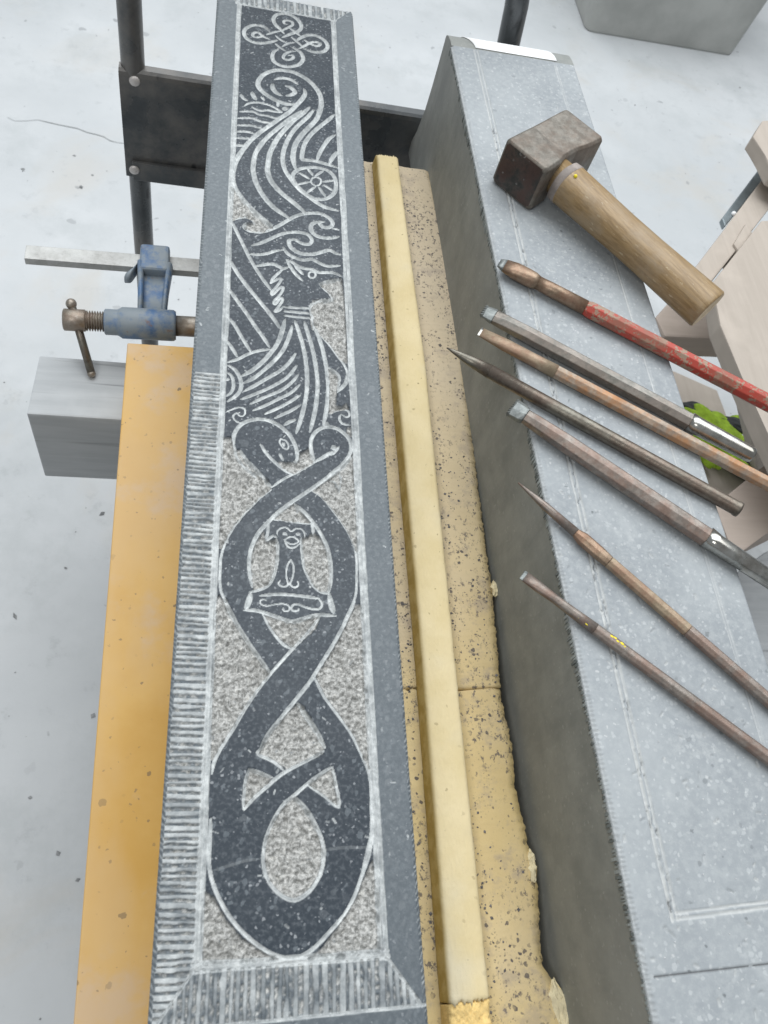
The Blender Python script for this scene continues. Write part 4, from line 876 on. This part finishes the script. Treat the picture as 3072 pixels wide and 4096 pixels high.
chisel('thick brown bush chisel with wide toothed grey bit and bright tapered head', (2052, 1632), (3072, 2313), [
    ('bit', 'tip', [(0, 11.00, 5.20, 8, 4), (10, 10.20, 6.40, 8, 4), (14, 8.40, 7.39, 8, 4)], 0), ('shank', 'redst', [(14, 7.84, 6.94, 8, 0), (26, 8.29, 8.06, 8, 0), (60, 9.41, 9.41, 8, 0), (212, 9.63, 9.63, 8, 0)], 0),
    ('head', 'bright', [(212, 9.63, 9.63, 24, 2.6), (222, 8.74, 8.74, 24, 2.3), (300, 7.84, 7.84, 24, 2)], 0)], .0086, extra=teeth(7, 10.8, 0, 2.4, 3.6, 'tip'))
chisel('thin brown point chisel with a forged collar and long needle tip', (2076, 1934), (3072, 2801), [
    ('point', 'redst', [(-1, 0.67, 0.67, 16, 2), (10, 1.68, 1.68, 16, 2), (30, 3.70, 3.70, 16, 2), (66, 4.48, 4.26, 16, 2)], 0), ('collar', 'brown', [(66, 4.48, 4.26, 8, 0), (74, 6.61, 6.27, 8, 0), (92, 6.72, 6.27, 8, 0), (104, 5.71, 5.82, 8, 0)], 0),
    ('shank', 'sand', [(104, 5.71, 5.82, 8, 0), (190, 5.82, 6.05, 8, 0)], 0), ('shank', 'redst', [(190, 5.82, 6.05, 8, 0), (320, 6.05, 6.27, 8, 0)], 0)], .0055)
chisel('small brown flat chisel with yellow paint marks, nearest the front of the block', (2088, 2298), (3072, 3032), [
    ('bit', 'tip', [(0, 4.93, 1.12, 8, 4), (3.2, 5.15, 2.13, 8, 4)], 0), ('neck', 'redst', [(3.2, 5.15, 2.13, 16, 3), (16, 4.93, 3.36, 16, 2.4), (34, 3.81, 4.03, 16, 2), (55, 4.48, 4.48, 16, 2), (74, 5.15, 5.15, 16, 2)], 0),
    ('shank', 'redst', [(74, 5.26, 5.26, 8, 0), (290, 6.05, 6.05, 8, 0)], 0)], .005,
    extra=paintmarks([(58, 2.6, 3.0, .8), (66, 3.0, 3.2, 1.1), (69, 2.0, 3.9, .9), (88, -1.0, 4.7, 1.2), (91, -1.6, 4.6, 1.3), (94, -.6, 4.8, 1.0), (98, -1.2, 4.8, 1.3), (101, -.4, 4.9, .7)]))

# ------------------------------------------------------------------ tub on the floor at the back
tu = tag(empty('mortar_tub', (1.58, 3.1, 0)), 'grey dusty tub standing on the floor at the far right', 'tub')
bm = bmesh.new(); rings = []
base = [(1.268, 2.925), (1.885, 2.945), (1.90, 3.50), (1.255, 3.48)]; cx, cy = 1.577, 3.2
for z, k in ((0.0, 1.0), (.01, 1.012), (.55, 1.10), (.56, 1.14), (.575, 1.14), (.575, 1.08), (.05, .97)):
    r = []
    for i, (x, y) in enumerate(base):
        nx, ny = base[(i + 1) % 4]; pxx, pyy = base[i - 1]; x_, y_ = cx + (x - cx) * k, cy + (y - cy) * k
        for t in range(5):
            a = t / 4; w1 = (1 - a) ** 2; w3 = a ** 2; w2 = 2 * a * (1 - a); R = .035
            d1 = Vector((pxx - x, pyy - y)).normalized() * R; d2 = Vector((nx - x, ny - y)).normalized() * R
            r.append(bm.verts.new((x_ + d1.x * w1 + d2.x * w3, y_ + d1.y * w1 + d2.y * w3, z)))
    rings.append(r)
for a, b in zip(rings, rings[1:]):
    n = len(a)
    for k in range(n): bm.faces.new((a[k], a[(k + 1) % n], b[(k + 1) % n], b[k]))
bm.faces.new(rings[0][::-1]); bm.faces.new(rings[-1])
from_bm('tub_wall', bm, M['tub'], tu, True)

# ------------------------------------------------------------------ timber trestle and clutter at the right
def board(name, poly, z, th, mat, parent=None, bevel=.003):
    pp = [P(x, y, z) for x, y in poly]
    c = sum(((a.x - pp[0].x) * (b.y - pp[0].y) - (b.x - pp[0].x) * (a.y - pp[0].y)) for a, b in zip(pp, pp[1:]))
    if c < 0: pp = pp[::-1]
    return prism(name, pp, z - th, z, M[mat], parent, bevel)
tr = tag(empty('timber_trestle', (.95, 1.1, 0)), 'blurred raw timber trestle with wide plank top at the right edge', 'trestle')
board('plank_top', [(2850, 1130), (3047, 882), (3090, 880), (3500, 900), (3500, 2300), (3130, 1860), (3072, 1734), (2965, 1500), (2882, 1300)], .62, .035, 'beige', tr)
board('rail', [(2776, 1075), (2842, 1131), (3160, 728), (3300, 520), (3230, 480)], .60, .05, 'beige', tr)
board('spacer', [(2960, 1010), (3010, 930), (2985, 890), (2935, 975)], .605, .05, 'beige', tr)
board('post', [(3012, 545), (3050, 482), (3250, 470), (3300, 800), (3092, 690), (3060, 620)], .66, .03, 'beige', tr)
board('steel_angle', [(2888, 872), (2900, 905), (3120, 640), (3100, 590)], .565, .012, 'galv', tr)
p = P(2935, 855, .567); bm = bmesh.new(); bmesh.ops.create_uvsphere(bm, u_segments=12, v_segments=8, radius=.005, matrix=Matrix.Translation(p)); from_bm('bolt', bm, M['label'], tr, True)
for a, b in ((P(3010, 1420, .583), P(3110, 2010, .002)), (P(3400, 1000, .583), P(3500, 1500, .002)), (P(3500, 1900, .583), P(3600, 2500, .002))):
    d = (b - a).normalized(); obox('splayed_leg', (a + b) / 2, d, (1, .2, 0), (b - a).length / 2, .038, .026, M['beige'], tr, .004)
board('lower_rail', [(2622, 1268), (2700, 1180), (2900, 1200), (3100, 1330), (3100, 1366), (2660, 1345)], .40, .06, 'pink', tr, .006)
o = tag(board('crossing_timber', [(2860, 2020), (3072, 1850), (3300, 1700), (3300, 2020), (3072, 2130), (2940, 2230)], .50, .09, 'pink', None, .005), 'reddish beige timber crossing beyond the ends of the chisels', 'timber')
o = tag(board('low_board', [(2690, 1480), (2870, 1560), (2960, 1830), (3080, 1900), (2950, 2200), (2780, 2100), (2700, 1800)], .12, .10, 'beige', None, .005), 'dull beige board lying low beneath the green glove', 'board')
o = tag(board('dark_crate', [(2900, 2330), (3072, 2200), (3500, 2150), (3500, 3300), (3150, 3300), (3010, 2760)], .30, .28, 'timber', None, .008), 'grey wooden crate standing low right of the stone block', 'crate')
# glove
gl = tag(empty('work_glove', tuple(P(2870, 1740, .135))), 'crumpled lime green and black work glove lying between block and trestle', 'glove')
def blob(name, mat, cx, cy, z, rx, ry, rz, ang, parent, seed=0):
    p = P(cx, cy, z); bm = bmesh.new(); bmesh.ops.create_icosphere(bm, subdivisions=4, radius=1)
    for v in bm.verts:
        c = v.co.copy(); k = 1 + .16 * math.sin(c.x * 5 + seed) * math.cos(c.y * 6 + seed) + .10 * math.sin(c.y * 11 + c.x * 7 + seed)
        x, y = c.x * rx * k, c.y * ry * k; v.co = p + Vector((x * math.cos(ang) - y * math.sin(ang), x * math.sin(ang) + y * math.cos(ang), c.z * rz * k))
    return from_bm(name, bm, M[mat], parent, True)
blob('palm', 'lime', 2850, 1730, .15, .085, .055, .03, -.7, gl, 1)
for i, (x, y, a, l) in enumerate(((2960, 1800, -.55, .06), (2935, 1850, -.8, .06), (2890, 1700, .1, .05), (2960, 1700, -.3, .04), (2800, 1790, -1.1, .06))): blob('finger', 'lime', x, y, .15, l, .018, .018, a, gl, i)
blob('cuff', 'rubber', 2790, 1655, .145, .05, .022, .02, -.4, gl, 3)
blob('palm_patch', 'rubber', 3020, 1885, .14, .06, .03, .02, -.6, gl, 5); blob('palm_patch', 'rubber', 2945, 1700, .165, .05, .018, .012, -.2, gl, 6)

# ------------------------------------------------------------------ loose stone chips
def chips(name, items, mat, label=None, cat=None):
    bm = bmesh.new()
    for p, r in items:
        k = [Vector(q) for q in ((1, 0, 0), (-1, 0, 0), (0, 1, 0), (0, -1, 0), (0, 0, 1), (0, 0, -1))]
        a = random.uniform(0, 6.28); e = random.uniform(.5, 1)
        v = [bm.verts.new(p + Vector(((q.x * math.cos(a) - q.y * math.sin(a) * e), (q.x * math.sin(a) + q.y * math.cos(a) * e), q.z * .45)) * r * random.uniform(.7, 1.2)) for q in k]
        for f in ((0, 2, 4), (2, 1, 4), (1, 3, 4), (3, 0, 4), (2, 0, 5), (1, 2, 5), (3, 1, 5), (0, 3, 5)): bm.faces.new([v[i] for i in f])
    o = from_bm(name, bm, mat); o['kind'] = 'stuff'
    if label: o['label'] = label; o['category'] = cat
    return o
it = []
while len(it) < 620:
    y = random.uniform(-.06, .95); x = random.choice((sl(y) - abs(random.gauss(0, .006)) - .004, sr(y) + abs(random.gauss(0, .010)) + .001, random.uniform(sr(y), .285), random.uniform(sr(y), .285)))
    if x > right_edge(y) - .003 or (math.sin(y * 31) + math.sin(y * 12 + x * 60) + random.gauss(0, .8)) < .1: continue
    it.append((Vector((x, y, ZF + .0002)), random.choice((.0005, .0007, .0009, .0012, .0018))))
chips('stone_chips', it, M['chipm'], 'dark stone chips and dust scattered on the wide yellow foam board', 'stone chips')
it = [(P(x, y, .001), r) for x, y, r in ((298, 622, .005), (325, 747, .007), (92, 675, .006), (410, 2053, .007), (262, 2271, .004), (60, 2465, .007), (372, 2862, .007), (370, 700, .004), (232, 3415, .005), (310, 3520, .005), (120, 3190, .004), (1560, 190, .004), (2960, 350, .005), (2540, 420, .004))]
it += [(Vector((random.uniform(-1.2, 2.2), random.uniform(-.2, 3.4), .0008)), random.uniform(.0008, .0026)) for _ in range(520)]
chips('floor_grit', it, M['chipf'], 'scattered grey stone crumbs on the pale concrete floor', 'grit')
it = [(WBp(random.uniform(.01, WB - .01), random.uniform(-.05, .9), ZB + .0003), random.choice((.0003, .0005, .0007))) for _ in range(260)]
chips('stone_dust', it, M['chips_pale'], 'pale stone dust and crumbs lying on top of the grey stone block', 'stone dust')
